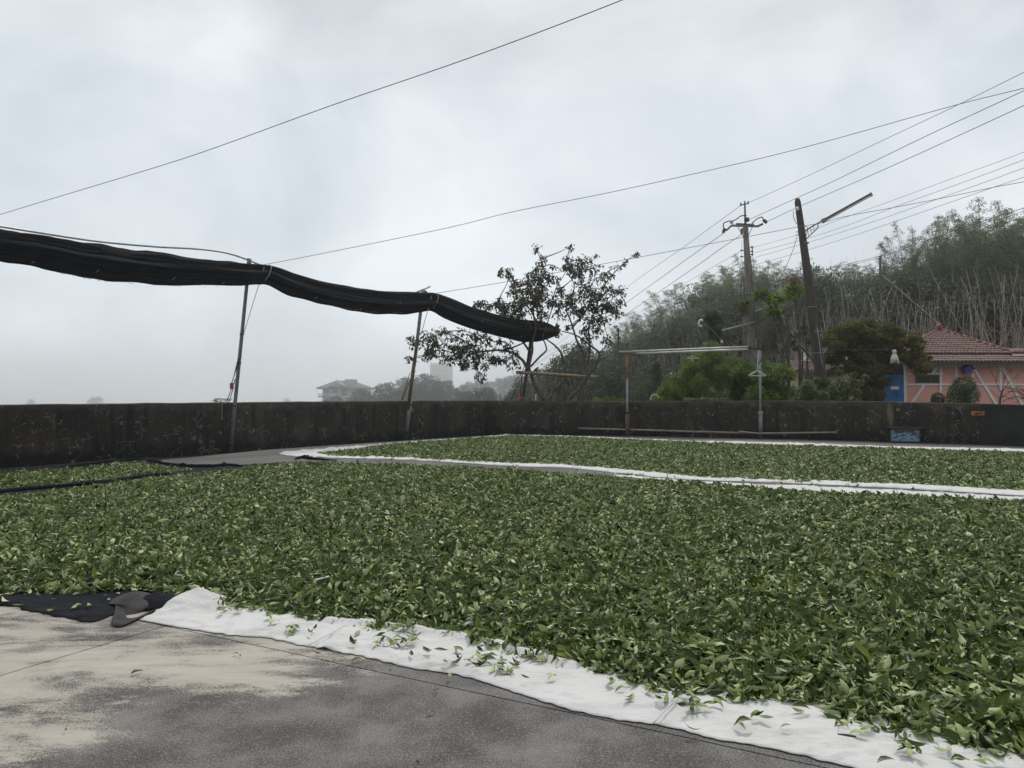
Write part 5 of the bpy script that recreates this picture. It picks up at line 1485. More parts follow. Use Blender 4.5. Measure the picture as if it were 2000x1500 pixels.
# lower shoulder between the tree and the hill
for px, py, d in [(1020, 745, 78), (1045, 722, 74), (1062, 730, 70), (1080, 735, 66), (1122, 668, 62), (1131, 676, 60), (1112, 695, 62), (1150, 700, 64), (1175, 688, 66), (1198, 672, 70), (1215, 668, 72), (1235, 665, 70), (1255, 668, 66), (1192, 705, 52), (1205, 712, 50), (1282, 705, 46), (1278, 730, 44), (1095, 720, 60), (1160, 720, 56), (1270, 650, 70)]:
    by_top('broad%d' % (k % 4), px, py, d, 'broadleaf_tree', L_S, 'tree', 'trees on the low shoulder', 8.0, 1.0, 2.0, 12); k += 1
# misty wood far left of the hill
L_W = 'pale hazy tree of the wood beyond the left wall'
for i, (px, py, d) in enumerate([(655, 774, 118), (672, 768, 116), (690, 766, 118), (706, 760, 118), (722, 755, 120), (738, 752, 118), (752, 747, 120), (766, 745, 118), (780, 741, 120), (794, 737, 120), (806, 733, 118), (818, 733, 120), (830, 730, 118), (843, 734, 120), (856, 738, 116), (868, 743, 116), (880, 744, 114), (892, 752, 112), (700, 774, 108), (740, 768, 108), (775, 764, 106), (810, 758, 106), (845, 762, 104), (875, 764, 100), (905, 764, 92), (918, 752, 90), (932, 748, 88), (948, 756, 88), (965, 762, 88), (982, 766, 86), (1002, 764, 84), (925, 770, 80), (960, 775, 78), (648, 781, 110), (666, 778, 106), (725, 778, 100), (790, 778, 98), (835, 776, 96)]):
    key = ('plume%d' if i % 3 else 'wood%d') % (i % 3)
    d *= 2.4 if px < 910 else 2.0
    p_ = P(px, py, d); g_ = terrain(p_.x, p_.y)
    put_tree(key, p_.x, p_.y, p_.z - g_ + 0.15, 'misty_tree', ('pale hazy tree of the wood right beside the villa' if px < 760 else 'pale hazy tree of the wood between the villa and the tower block' if px < 840 else 'pale hazy tree of the wood in front of the tower block' if px < 900 else 'dim hazy tree right of the tower block, under the fruit tree branch'), 'tree', 'trees of the misty wood ' + ('by the villa' if px < 760 else 'left of the tower' if px < 840 else 'at the tower' if px < 900 else 'right of the tower'), 10.0 if 'plume' in key else 8.0, 1.15)
L_R = 'very faint tree on the far misty ridge beyond the wood'
for i, (px, py) in enumerate([(890, 757), (905, 750), (918, 745), (936, 742), (955, 744), (975, 738), (995, 733), (1012, 730), (1030, 735), (1050, 730), (1075, 725), (1100, 722), (1130, 715)]):
    p_ = P(px, py, 480); g_ = terrain(p_.x, p_.y)
    put_tree('wood%d' % (i % 3), p_.x, p_.y, max(p_.z - g_, 4), 'misty_tree', L_R, 'tree', 'trees on the far ridge', 8.0, 0.9)
L_V = 'almost invisible tree top in the fog beyond the left wall'
for i, (px, py) in enumerate([(60, 779), (182, 775), (192, 774), (560, 778)]):
    p_ = P(px, py, 1050)
    put_tree('wood%d' % (i % 3), p_.x, p_.y, p_.z - terrain(p_.x, p_.y), 'misty_tree', L_V, 'tree', 'tree tops in the valley fog', 8.0, 1.0)
# undergrowth blanket on the slope
cu = []
for i in range(1500):
    px = rt.uniform(1000, 2300); d = rt.uniform(40, 76)
    x = (px - 1000) / FPX * d
    z = terrain(x, d)
    r_ = rt.uniform(0.7, 1.7)
    cu.append((x, d, z + r_ * 0.25, r_, r_, r_ * 0.75))
leaf_cloud('undergrowth', cu[:950], 40, 0.3, M['f_under'], aspect=0.45, shell=0.5, kind='stuff', seed=1)
leaf_cloud('dry_undergrowth', cu[950:], 60, 0.26, M['f_dry'], aspect=0.22, shell=0.3, kind='stuff', seed=2, droop=-0.6)
tag(bpy.data.objects['undergrowth'], 'dark green undergrowth covering the hillside', 'undergrowth')
tag(bpy.data.objects['dry_undergrowth'], 'dry grey-brown undergrowth on the hillside', 'undergrowth')

# ------------------------------------------------------------ garden plants behind the right wall
def px_blobs(lst, d, dj=0.6, yscale=1.0):
    out = []
    for px, py, r_ in lst:
        c_ = P(px, py, d + rt.uniform(-dj, dj)); rad = r_ * d / FPX
        out.append((c_.x, c_.y, c_.z, rad, rad, rad * yscale))
    return out
def plant(name, label, cat, px, d, lst, n_per, size, mat, droop=0.3, aspect=0.3, shell=0.3, dj=0.6, stems=4, stem_r=0.03, seed=0, yscale=0.85, stem_mat='culm_green', part='foliage'):
    base = P(px, 785, d); base.z = terrain(base.x, base.y) - 0.1
    o = empty(name, base, label, cat)
    bl = px_blobs(lst, d, dj, yscale)
    s = MB(); rr = random.Random(seed)
    for k in range(stems):
        b_ = rr.choice(bl); b0_ = base + Vector((rr.uniform(-0.3, 0.3), rr.uniform(-0.3, 0.3), 0))
        e_ = Vector(b_[:3])
        s.tube(catmull([b0_, b0_.lerp(e_, 0.5) + Vector((0, 0, 0.3)), e_], 4), [stem_r * (1 - i / 12) for i in range(9)], 6)
    s.build('stems' if stems > 1 else 'stem', M[stem_mat], o, smooth=True)
    leaf_cloud(part, bl, n_per, size, M[mat], o, droop=droop, aspect=aspect, shell=shell, seed=seed)
    return o
rb = random.Random(12)
dome = []
for i in range(60):
    px = 1290 + 155 * rb.random(); top = float(np.interp(px, [1285, 1310, 1340, 1365, 1390, 1415, 1440, 1450], [775, 735, 705, 672, 665, 682, 705, 735]))
    py = top + 10 + (780 - top) * rb.random() ** 1.2
    dome.append((px, py, rb.uniform(9, 17)))
plant('bamboo_thicket', 'big dome-shaped feathery green bamboo thicket behind the middle of the right wall', 'bamboo', 1365, 30, dome, 700, 0.17, 'f_bamboo2', droop=0.35, aspect=0.12, shell=0.1, dj=1.4, stems=10, seed=21)
dome = []
for i in range(42):
    px = 1428 + 118 * rb.random(); top = float(np.interp(px, [1425, 1450, 1470, 1500, 1530, 1548], [730, 705, 712, 704, 706, 735]))
    py = top + 8 + (782 - top) * rb.random()
    dome.append((px, py, rb.uniform(8, 15)))
plant('bamboo_thicket', 'second bamboo thicket with hanging bright leaf tips, right of the dome-shaped one', 'bamboo', 1490, 28.5, dome, 520, 0.22, 'f_bamboo', droop=1.1, aspect=0.15, shell=0.1, dj=1.1, stems=8, seed=22)
# vine-covered stump
plant('vine_covered_stump', 'bushy vine-covered dead stump rising above the dome-shaped bamboo', 'tree', 1393, 32,
      [(1392, 612, 12), (1400, 622, 10), (1385, 620, 10), (1391, 640, 8), (1394, 655, 9), (1396, 670, 9), (1404, 648, 6)], 330, 0.16, 'f_vine', droop=0.8, aspect=0.35, dj=0.15, stems=1, stem_r=0.14, seed=23, stem_mat='bark_far')
# golden olive tree before the pink house
olive = []
for i in range(120):
    px = 1606 + 200 * rb.random(); top = float(np.interp(px, [1600, 1640, 1690, 1740, 1780, 1810, 1830], [650, 632, 618, 618, 640, 668, 690]))
    py = top + 9 + 62 * rb.random()
    olive.append((px, py, rb.uniform(8, 15)))
olive += [(1785, 690, 10), (1800, 697, 9), (1812, 699, 6), (1640, 690, 12), (1620, 700, 9), (1680, 705, 14), (1700, 720, 14), (1720, 700, 14), (1690, 740, 10), (1660, 715, 12), (1740, 705, 10), (1718, 725, 8)]
olive += [(1622 + 105 * rb.random(), 688 + 85 * rb.random(), rb.uniform(9, 14)) for _ in range(44)]
plant('olive_green_tree', 'spreading olive-gold tree hiding the left end of the pink house', 'tree', 1705, 31.5, olive, 330, 0.12, 'f_olive', droop=0.15, aspect=0.42, shell=0.3, dj=1.1, stems=9, stem_r=0.09, seed=24, yscale=0.5, stem_mat='bark_far', part='crown')
plant('olive_green_tree', 'small spreading olive tree just left of the leaning wooden pole', 'tree', 1580, 33, [(1560, 655, 8), (1572, 648, 9), (1590, 650, 9), (1545, 668, 7), (1580, 665, 8), (1555, 680, 6), (1595, 672, 7), (1570, 640, 6)], 170, 0.13, 'f_olive', droop=0.1, aspect=0.4, dj=0.5, stems=5, stem_r=0.05, seed=25, yscale=0.5, stem_mat='bark_far', part='crown')
bush = []
for i in range(40):
    px = 1556 + 118 * rb.random(); top = float(np.interp(px, [1553, 1580, 1610, 1640, 1675, 1690], [765, 742, 738, 730, 742, 765]))
    bush.append((px, top + 4 + (785 - top) * rb.random(), rb.uniform(5, 9)))
bush += [(1668, 733, 4), (1690, 737, 3), (1640, 728, 5), (1680, 748, 4)]
plant('pale_bush', 'loose pale green bush at the foot of the leaning wooden pole', 'bush', 1615, 24.2, bush, 230, 0.095, 'f_bush', droop=0.1, aspect=0.45, shell=0.1, dj=0.5, stems=12, stem_r=0.012, seed=26, stem_mat='bark_far')
plant('topiary_bush', 'large dark egg-shaped clipped bush in front of the pink wall', 'bush', 1880, 31, [(1880, 760, 23), (1884, 752, 19), (1872, 772, 22), (1892, 770, 20), (1886, 782, 22), (1870, 784, 22)], 1500, 0.055, 'f_topiary', droop=0, aspect=0.5, shell=0.55, dj=0.1, stems=3, seed=27, yscale=1.0)
plant('topiary_bush', 'small dark round clipped bush left of the large one', 'bush', 1832, 31, [(1832, 778, 11.5), (1832, 786, 12)], 1100, 0.05, 'f_topiary', droop=0, aspect=0.5, shell=0.55, dj=0.05, stems=2, seed=28, yscale=0.95)
plant('low_shrub', 'low yellow-green shrub just above the wall left of the drying rack', 'bush', 1180, 30, [(1165, 785, 9), (1185, 783, 10), (1200, 782, 9), (1120, 787, 8), (1215, 786, 8), (1275, 782, 7), (1285, 778, 7)], 240, 0.10, 'f_vine', droop=0.1, aspect=0.35, dj=0.3, stems=6, seed=29)
ivy = [(px, 782 - 2.2 * rb.random(), 2.2 + rb.random() * 1.2) for px in range(1340, 1422, 4)]
plant('wall_creeper', 'small-leaved creeper showing along the wall top below the bamboo', 'creeper', 1380, 21.95, ivy, 46, 0.05, 'f_bush', droop=0.1, aspect=0.7, dj=0.05, stems=4, stem_r=0.008, seed=30)
plant('dark_conifer', 'narrow dark conifer left of the dome-shaped bamboo', 'tree', 1283, 40, [(1283, 712, 6), (1281, 722, 8), (1284, 734, 9), (1281, 746, 10), (1284, 758, 10), (1282, 772, 11)], 320, 0.14, 'f_broad_far', droop=0.6, aspect=0.3, dj=0.2, stems=1, stem_r=0.1, seed=31, stem_mat='bark_far', part='crown')
# papaya-like stems with whorled tops between the poles
for (px, pts_, bl, lab, sd) in [
    (1570, [(1608, 745), (1585, 700), (1560, 672), (1535, 640), (1518, 622)], [(1513, 604, 9), (1520, 612, 6), (1505, 610, 6)], 'slanting pale stem with a dark leaf tuft, left of the wooden pole', 32),
    (1498, [(1540, 660), (1520, 620), (1500, 592), (1492, 582)], [(1492, 575, 9), (1502, 582, 7), (1485, 572, 7), (1478, 578, 5)], 'slender stem with a wide drooping leaf whorl beside the concrete pole', 33),
    (1553, [(1562, 645), (1557, 610), (1552, 580), (1550, 562)], [(1550, 560, 10), (1562, 566, 8), (1540, 566, 8), (1556, 574, 7), (1542, 578, 6)], 'upright stem with a reddish-topped leaf whorl next to the wooden pole', 34),
    (1517, [(1530, 640), (1520, 605), (1515, 590)], [(1515, 580, 8), (1508, 586, 6), (1524, 584, 6)], 'thin stem with a small hanging leaf whorl between the two poles', 35)]:
    d = 29.0
    base = P(*pts_[0], d); 
    o = empty('whorled_tree', base, lab, 'tree')
    s = MB(); cv = catmull([P(*q, d) for q in pts_], 4)
    b2 = base.copy(); b2.z = terrain(base.x, base.y)
    s.tube([b2] + cv, [0.06] + [0.05 - 0.025 * i / len(cv) for i in range(len(cv))], 6)
    s.build('trunk', M['bark_far'], o, smooth=True)
    leaf_cloud('crown', px_blobs(bl, d, 0.2, 0.5), 95, 0.20, M['f_bamboo'], o, droop=0.5, aspect=0.28, shell=0.2, seed=sd)
    if sd == 34:
        leaf_cloud('red_top', px_blobs([(1551, 549, 7), (1556, 553, 6)], d, 0.1, 0.5), 60, 0.14, M['f_red'], o, droop=-0.2, aspect=0.3, seed=36)
plant('ivy_tuft', 'tuft of ivy clinging to the left side of the concrete pole', 'creeper', 1452, 29.4, [(1450, 600, 8), (1453, 610, 8), (1449, 592, 6), (1456, 590, 5)], 200, 0.12, 'f_vine', droop=0.8, aspect=0.35, dj=0.1, stems=1, stem_r=0.02, seed=37)
# bare shrub and palm fronds in front of the pink wall
bs = empty('bare_shrub', P(1955, 790, 32.5), 'leafless twiggy shrub against the right part of the pink wall', 'shrub')
s = MB(); rr = random.Random(9)
b0_ = P(1953, 800, 32.5); b0_.z = terrain(b0_.x, b0_.y)
s.tube([b0_, P(1953, 785, 32.5), P(1956, 768, 32.5), P(1959, 760, 32.5)], [0.05, 0.045, 0.04, 0.035], 6)
for a, b_ in (((1956, 770), (1962, 740)), ((1956, 768), (1940, 735)), ((1959, 762), (1985, 735)), ((1962, 742), (1955, 720)), ((1962, 742), (1975, 722)), ((1940, 735), (1932, 716)), ((1956, 776), (1990, 752)), ((1955, 780), (1935, 760)), ((1945, 745), (1950, 718)), ((1958, 772), (1975, 780)), ((1956, 785), (1995, 770))):
    md = P((a[0] + b_[0]) / 2 + rr.uniform(-3, 3), (a[1] + b_[1]) / 2, 32.4)
    s.tube(catmull([P(*a, 32.5), md, P(*b_, 32.4)], 4), [0.016 - 0.0012 * i for i in range(9)], 5)
s.build('branches', M['bark_far'], bs, smooth=True)
leaf_cloud('buds', px_blobs([(1932, 717, 4), (1951, 719, 4), (1976, 724, 4), (1942, 740, 4), (1985, 736, 3)], 32.4, 0.1), 10, 0.08, M['f_red'], bs, aspect=0.4, seed=38)
pf = empty('palm', P(2010, 790, 30), 'palm with stiff dark fronds at the right edge by the pink house', 'palm')
for k in range(11):
    a = -0.4 + k * 0.42
    c0 = P(2012, 783, 30); tip = c0 + Vector((math.cos(a) * 0.75 - 0.1, math.sin(a) * 0.4, 0.25 + 0.3 * math.sin(k * 1.7)))
    s = MB(); md = c0.lerp(tip, 0.5) + Vector((0, 0, 0.14))
    cv = catmull([c0, md, tip], 6)
    s.tube(cv, 0.008, 4)
    for i, q in enumerate(cv[2:]):
        for sd_ in (-1, 1):
            sdv = (tip - c0).cross(Vector((0, 0, 1))).normalized() * sd_
            w = 0.22 * math.sin(math.pi * (i + 1.5) / 13)
            s.add([q, q + sdv * w + (tip - c0) * 0.12 + Vector((0, 0, -0.05)), q + (tip - c0) * 0.05], [(0, 1, 2)])
    s.build('frond', M['f_topiary'], pf)
s = MB(); tb_ = P(2012, 783, 30); s.tube([Vector((tb_.x, tb_.y, terrain(tb_.x, tb_.y) - 0.1)), tb_], 0.09, 8); s.build('trunk', M['bark_far'], pf, smooth=True)

# ------------------------------------------------------------ pink half-timbered house
HY = 34.0
def HP(px, py, y=HY): return P(px, py, y)
gz = -0.3
hx0, hx1 = HP(1767, 750).x, HP(2330, 750).x
house = empty('pink_house', (hx0, HY, gz), 'salmon pink half-timbered house with white strips and a tiled roof, right edge', 'house')
ztop = HP(1800, 713).z
s = MB(); s.box((hx0, HY, gz), (hx1, HY + 2.6, ztop + 0.25)); s.box((hx0 + 3, HY + 2.601, gz), (hx1, HY + 8, ztop + 0.249)); s.build('wall', M['pink'], house)
def trim_bar(a, b_, w, off=0.035, th=0.05):
    p_, q_ = HP(*a), HP(*b_); p_.y = q_.y = HY - off / 2
    s = MB(); s.bar(p_, q_, th if False else off, w, up=(0, 0, 1)) if abs((q_ - p_).z) < abs((q_ - p_).x) else s.bar(p_, q_, w, off, up=(0, 1, 0))
    return s.build('timber_strip', M['trim'], house)
kx = HY / FPX
for px in (1767.5, 1836, 1866.5, 1898.5, 1953, 2040, 2130):
    p_ = HP(px, 750)
    s = MB(); s.box((p_.x - 2.0 * kx, HY - 0.06, gz), (p_.x + 2.0 * kx, HY - 0.001, HP(px, 715.5).z)); s.build('timber_strip', M['trim'], house)
s = MB(); s.box((hx0 - 0.05, HY - 0.075, HP(0, 717).z), (hx1, HY - 0.002, HP(0, 712.5).z)); s.build('timber_strip', M['trim'], house)
s = MB(); s.box((hx0, HY - 0.066, HP(0, 752.8).z), (hx1, HY - 0.0015, HP(0, 749.2).z)); s.build('timber_strip', M['trim'], house)
s = MB(); s.box((hx0, HY - 0.070, HP(0, 731.3).z), (HP(1836, 0).x, HY - 0.0025, HP(0, 728.5).z)); s.build('timber_strip', M['trim'], house)
for i, (a, b_) in enumerate((((1830, 716), (1821, 729)), ((1804, 752), (1778, 790)), ((1899, 716), (1948, 795)), ((1956, 716), (1998, 795)), ((2045, 716), (2090, 795)))):
    p_, q_ = HP(*a), HP(*b_)
    dx = (q_ - p_).normalized(); nx = Vector((-dx.z, 0, dx.x)) * 2.2 * kx
    y0_, y1_ = HY - 0.052, HY - 0.003
    s = MB(); vv = [p_ - nx, p_ + nx, q_ + nx, q_ - nx]
    s.add([Vector((v.x, y0_, v.z)) for v in vv] + [Vector((v.x, y1_, v.z)) for v in vv], [(0,1,2,3),(7,6,5,4),(0,4,5,1),(1,5,6,2),(2,6,7,3),(3,7,4,0)])
    s.build('timber_strip', M['trim'], house)
# window
w0, w1 = HP(1788.5, 748.2), HP(1833.5, 732)
s = MB()
fw = 0.045
s.box((w0.x, HY - 0.085, w0.z), (w1.x, HY - 0.004, w0.z + fw)); s.box((w0.x, HY - 0.085, w1.z - fw), (w1.x, HY - 0.004, w1.z))
s.box((w0.x, HY - 0.084, w0.z + fw), (w0.x + fw, HY - 0.004, w1.z - fw)); s.box((w1.x - fw, HY - 0.084, w0.z + fw), (w1.x, HY - 0.004, w1.z - fw))
mx_ = HP(1809.5, 0).x; s.box((mx_ - 0.03, HY - 0.084, w0.z + fw), (mx_ + 0.03, HY - 0.004, w1.z - fw))
wf = s.build('window', M['frame'], house)
for a, b_ in ((w0.x + fw, mx_ - 0.03), (mx_ + 0.03, w1.x - fw)):
    s = MB(); s.box((a, HY - 0.04, w0.z + fw), (b_, HY - 0.03, w1.z - fw)); s.build('pane', M['glass'], wf)
# blue corrugated door and its sign, beside the house corner
d0, d1 = HP(1726.5, 790, 33.6), HP(1765.5, 732, 33.6)
door = s = MB(); n_ = 10; wdt = (d1.x - d0.x) / n_
for i in range(n_):
    x0_ = d0.x + i * wdt
    s.add([Vector((x0_, 33.62, gz + 0.05)), Vector((x0_ + wdt * 0.25, 33.585, gz + 0.05)), Vector((x0_ + wdt * 0.75, 33.585, gz + 0.05)), Vector((x0_ + wdt, 33.62, gz + 0.05)),
           Vector((x0_, 33.62, d1.z)), Vector((x0_ + wdt * 0.25, 33.585, d1.z)), Vector((x0_ + wdt * 0.75, 33.585, d1.z)), Vector((x0_ + wdt, 33.62, d1.z)),
           Vector((x0_, 33.66, gz + 0.05)), Vector((x0_ + wdt, 33.66, gz + 0.05)), Vector((x0_, 33.66, d1.z)), Vector((x0_ + wdt, 33.66, d1.z))],
          [(0,1,5,4),(1,2,6,5),(2,3,7,6),(9,8,10,11),(4,5,6,7,11,10)])
dr = s.build('door', M['blue'], house)
s = MB(); s.box(HP(1740, 760.5, 33.55), HP(1755, 754.8, 33.575)); s.build('sign', M['trim'], dr)
# deep porch shade put in as near-black panels behind the door and over the side wall
s = MB(); s.box((hx0 - 0.06, HY + 0.02, gz), (hx0 - 0.004, HY + 2.62, ztop + 0.25)); s.box((HP(1690, 0, 35).x, 35.0, gz), (hx0 - 0.02, 35.2, 2.7)); s.box((HP(1725, 0, 34).x - 0.08, 33.7, gz), (HP(1725, 0, 34).x, 33.85, 2.45)); s.build('porch_shade_panels', M['shade_fill'], house)
# roofs: barrel tiles laid in real courses
def tiles(name, o_, u_, v_, nu, nv, tw, tl, inside, parent, mat=None):
    """barrel tiles; u_ across, v_ up the slope"""
    s = MB(); u_, v_ = Vector(u_).normalized(), Vector(v_).normalized(); nn = u_.cross(v_).normalized()
    for j in range(nv):
        for i in range(nu):
            c_ = Vector(o_) + u_ * (tw * (i + 0.5)) + v_ * (tl * (j + 0.5))
            if not inside(c_): continue
            jz = rt.uniform(-0.006, 0.006)
            vv = []
            for e_, (lf, rz_) in enumerate(((-0.5, 0.028), (0.56, 0.0))):
                for a in (0, 1, 2, 3, 4):
                    t = a / 4 * math.pi
                    vv.append(c_ + v_ * (tl * lf) - u_ * (math.cos(t) * tw * 0.43) + nn * (math.sin(t) * tw * 0.43 + rz_ + jz))
            s.add(vv, [(k_, k_ + 1, k_ + 6, k_ + 5) for k_ in range(4)] + [(0, 4, 3, 2, 1)])
    return s.build(name, mat or M['tile'], parent, kind='stuff')
# lower eave band
e0 = HP(1758, 707.5, 33.2); e1 = HP(2330, 707.5, 33.2); eu = HP(1758, 696.5, 34.2)
low = MB(); lo_n = Vector((0, 34.2 - 33.2, eu.z - e0.z))
low.add([e0 - Vector((0, 0, 0.03)), e1 - Vector((0, 0, 0.03)), Vector((e1.x, 34.2, eu.z - 0.03)), Vector((e0.x, 34.2, eu.z - 0.03)), e0 - Vector((0, 0, 0.10)), e1 - Vector((0, 0, 0.10)), Vector((e1.x, 34.2, eu.z - 0.10)), Vector((e0.x, 34.2, eu.z - 0.10))],
        [(0,1,2,3),(7,6,5,4),(0,4,5,1),(1,5,6,2),(2,6,7,3),(3,7,4,0)])
rf = low.build('lower_roof', M['fascia'], house)
tiles('roof_tile', e0 + Vector((0, -0.02, 0)), (1, 0, 0), lo_n, int((e1.x - e0.x) / 0.17), 3, 0.17, 0.36, lambda c_: True, rf)
# upper hipped roof
A0 = HP(1752, 692, 34.3); A1 = HP(1980, 694, 34.3); A2 = Vector((A1.x, 41, A0.z)); A3 = Vector((A0.x, 41, A0.z)); AP = HP(1833, 645, 37.4)
A1.z = A0.z
s = MB(); s.add([A0, A1, A2, A3, AP], [(0, 1, 4), (1, 2, 4), (2, 3, 4), (3, 0, 4), (3, 2, 1, 0)])
s.box((A0.x + 0.05, 34.36, A0.z - 0.14), (A1.x - 0.05, 34.42, A0.z - 0.003)); s.box((A0.x + 0.2, 34.5, ztop + 0.252), (A1.x - 0.2, 40.5, A0.z - 0.005))
ur = s.build('upper_roof', M['fascia'], house)
fn = (A1 - A0).cross(AP - A0).normalized()
upv = fn.cross(Vector((1, 0, 0))).normalized()
if upv.z < 0: upv = -upv
def in_front(c_):
    t = (c_.z - A0.z) / (AP.z - A0.z)
    return 0 <= t < 0.98 and A0.x + (AP.x - A0.x) * t + 0.02 < c_.x < A1.x + (AP.x - A1.x) * t - 0.02
slen = (AP.z - A0.z) / upv.z
tiles('roof_tile', A0 + Vector((0, 0, 0.01)), (1, 0, 0), upv, int((A1.x - A0.x) / 0.17), int(slen / 0.27), 0.17, 0.27, in_front, ur)
def ridge_row(a, b_, parent, r_=0.10):
    s = MB(); L_ = (Vector(b_) - Vector(a)).length; n_ = int(L_ / 0.3)
    for i in range(n_):
        p_ = Vector(a).lerp(Vector(b_), i / n_); q_ = Vector(a).lerp(Vector(b_), (i + 1.08) / n_)
        s.tube([p_, q_], [r_, r_ * 0.86], 8)
    return s.build('ridge_tile', M['ridge'], parent, smooth=True, kind='stuff')
ridge_row(A1 + Vector((0.05, -0.05, 0.04)), AP + Vector((0, 0, 0.05)), ur); ridge_row(A0 + Vector((0, 0, 0.04)), AP + Vector((0, 0, 0.05)), ur)
s = MB(); s.tube([AP + Vector((-0.12, -0.05, 0.02)), AP + Vector((0, -0.08, 0.2)), AP + Vector((0.12, -0.05, 0.02))], [0.16, 0.15, 0.12], 8); s.build('finial', M['ridge'], ur, smooth=True)
# wing roof at the right edge
B0 = HP(1976, 690, 34.0); B1 = HP(2330, 690, 34.0)
s = MB(); s.add([B0, B1, Vector((B1.x, 36, HP(0, 683, 36).z)), Vector((B0.x, 36, HP(0, 683, 36).z)), B0 - Vector((0, 0, 0.1)), B1 - Vector((0, 0, 0.1))], [(0,1,2,3), (0,4,5,1)])
wr_ = s.build('wing_roof', M['ridge'], house)
tiles('roof_tile', B0 + Vector((0.1, 0.05, 0.02)), (1, 0, 0), Vector((0, 2, HP(0, 683, 36).z - B0.z)), 30, 5, 0.17, 0.36, lambda c_: True, wr_)
s = MB(); s.bar(HP(1978, 693.5, 33.9), HP(2330, 693.5, 33.9), 0.06, 0.06); s.build('gutter', M['trim'], wr_)
# birdhouse
bp = HP(1890, 722, 33.75)
bh = empty('birdhouse', bp, 'violet-blue birdhouse with a peaked roof on the pink wall', 'birdhouse')
s = MB(); s.box((bp.x - 0.165, bp.y - 0.12, bp.z - 0.15), (bp.x + 0.165, bp.y + 0.17, bp.z + 0.06))
s.add([bp + Vector((-0.165, -0.12, 0.06)), bp + Vector((0.165, -0.12, 0.06)), bp + Vector((0, -0.12, 0.19))], [(0, 1, 2)]); s.build('box', M['violet'], bh)
s = MB(); s.bar(bp + Vector((-0.25, -0.0, 0.035)), bp + Vector((0.01, 0.0, 0.235)), 0.34, 0.022, up=(0, 1, 0)) if False else s.add(
    [bp + Vector((-0.25, -0.17, 0.02)), bp + Vector((0, -0.17, 0.21)), bp + Vector((0, 0.17, 0.21)), bp + Vector((-0.25, 0.17, 0.02)), bp + Vector((-0.25, -0.17, 0.045)), bp + Vector((0, -0.17, 0.237)), bp + Vector((0, 0.17, 0.237)), bp + Vector((-0.25, 0.17, 0.045)),
     bp + Vector((0.25, -0.17, 0.02)), bp + Vector((0.25, 0.17, 0.02)), bp + Vector((0.25, -0.17, 0.045)), bp + Vector((0.25, 0.17, 0.045))],
    [(0,1,5,4),(4,5,6,7),(3,2,1,0),(2,3,7,6),(0,4,7,3),(1,8,10,5),(5,10,11,6),(2,9,8,1),(9,2,6,11),(8,9,11,10)]); s.build('roof', M['violet'], bh)
s = MB(); s.tube([bp + Vector((0, -0.125, -0.02)), bp + Vector((0, -0.115, -0.02))], 0.035, 10); s.build('entrance_hole', M['shade_fill'], bh)
# white cloth bundle hung up beside the roof
CD = 29.4
cb = P(1747, 685, CD)
cl = empty('cloth_bundle', cb, 'white cloth bundle tied at the top, hanging beside the pink house roof', 'cloth')
s = MB(); s.tube([P(1746.5, 683, CD), P(1746.5, 687, CD), P(1747, 691, CD)], [0.06, 0.09, 0.06], 8); s.build('knot', M['cloth_white'], cl, smooth=True)
for a, b_ in (((1746, 690), (1740.5, 710)), ((1747.5, 690), (1746, 709)), ((1748, 690), (1754, 710))):
    s = MB(); s.tube([P(*a, CD), P((a[0] + b_[0]) / 2, (a[1] + b_[1]) / 2, CD - 0.05), P(*b_, CD)], [0.035, 0.065, 0.055], 7); s.build('flap', M['cloth_white'], cl, smooth=True)
s = MB(); s.tube([P(1747, 683, CD), P(1600, 683, 25.3)], 0.006, 4); 
tag(s.build('thin_wire', M['cable'], origin=cb), 'thin wire from the leaning pole to the white cloth bundle', 'wire')

# small cream house with tiled roof
cy_ = 44.0
c0, c1 = P(1565, 727, cy_), P(1650, 727, cy_)
ch = empty('cream_house', (c0.x, cy_, -0.3), 'small cream house with a red tiled roof between the poles and the bamboo', 'house')
s = MB(); s.box((c0.x, cy_, -0.3), (c1.x + 0.5, cy_ + 4, P(0, 726, cy_).z)); s.build('wall', M['cream'], ch)
s = MB(); s.box((c0.x - 0.02, cy_ - 0.05, -0.3), (c0.x + 0.13, cy_ - 0.002, P(0, 726, cy_).z)); s.box((c0.x + 1.0, cy_ - 0.04, -0.3), (c0.x + 1.08, cy_ - 0.002, P(0, 745, cy_).z)); s.build('corner_strip', M['trim'], ch)
s = MB(); s.box((c0.x + 0.35, cy_ - 0.04, P(0, 752, cy_).z), (c0.x + 0.95, cy_ - 0.003, P(0, 737, cy_).z)); s.build('window', M['glass'], ch)
r0 = P(1552, 725, cy_ - 0.6); r1 = P(1660, 725, cy_ - 0.6); r2 = P(1566, 707, cy_ + 1.4); r3 = P(1646, 707, cy_ + 1.4)
s = MB(); s.add([r0, r1, r3, r2, r0 - Vector((0, 0, 0.1)), r1 - Vector((0, 0, 0.1))], [(0,1,2,3), (0,4,5,1)]); 
s.add([r2, r3, r3 + Vector((0.8, 2, -0.7)), r2 + Vector((-0.8, 2, -0.7)), r0, r1], [(0,1,2,3), (4,0,3), (1,5,2)])
cr_ = s.build('roof', M['fascia'], ch)
sl = Vector((0, r2.y - r0.y, r2.z - r0.z))
tiles('roof_tile', r0 + Vector((0, -0.02, 0.015)), (1, 0, 0), sl, int((r1.x - r0.x) / 0.2), int(sl.length / 0.3) + 1, 0.2, 0.3, lambda c_: r0.x + 0.41 * (c_.y - r0.y) / 2 - 0.02 < c_.x < r1.x - 0.41 * (c_.y - r0.y) / 2, cr_)
ridge_row(r2, r3, cr_, 0.09); ridge_row(r0, r2, cr_, 0.07)
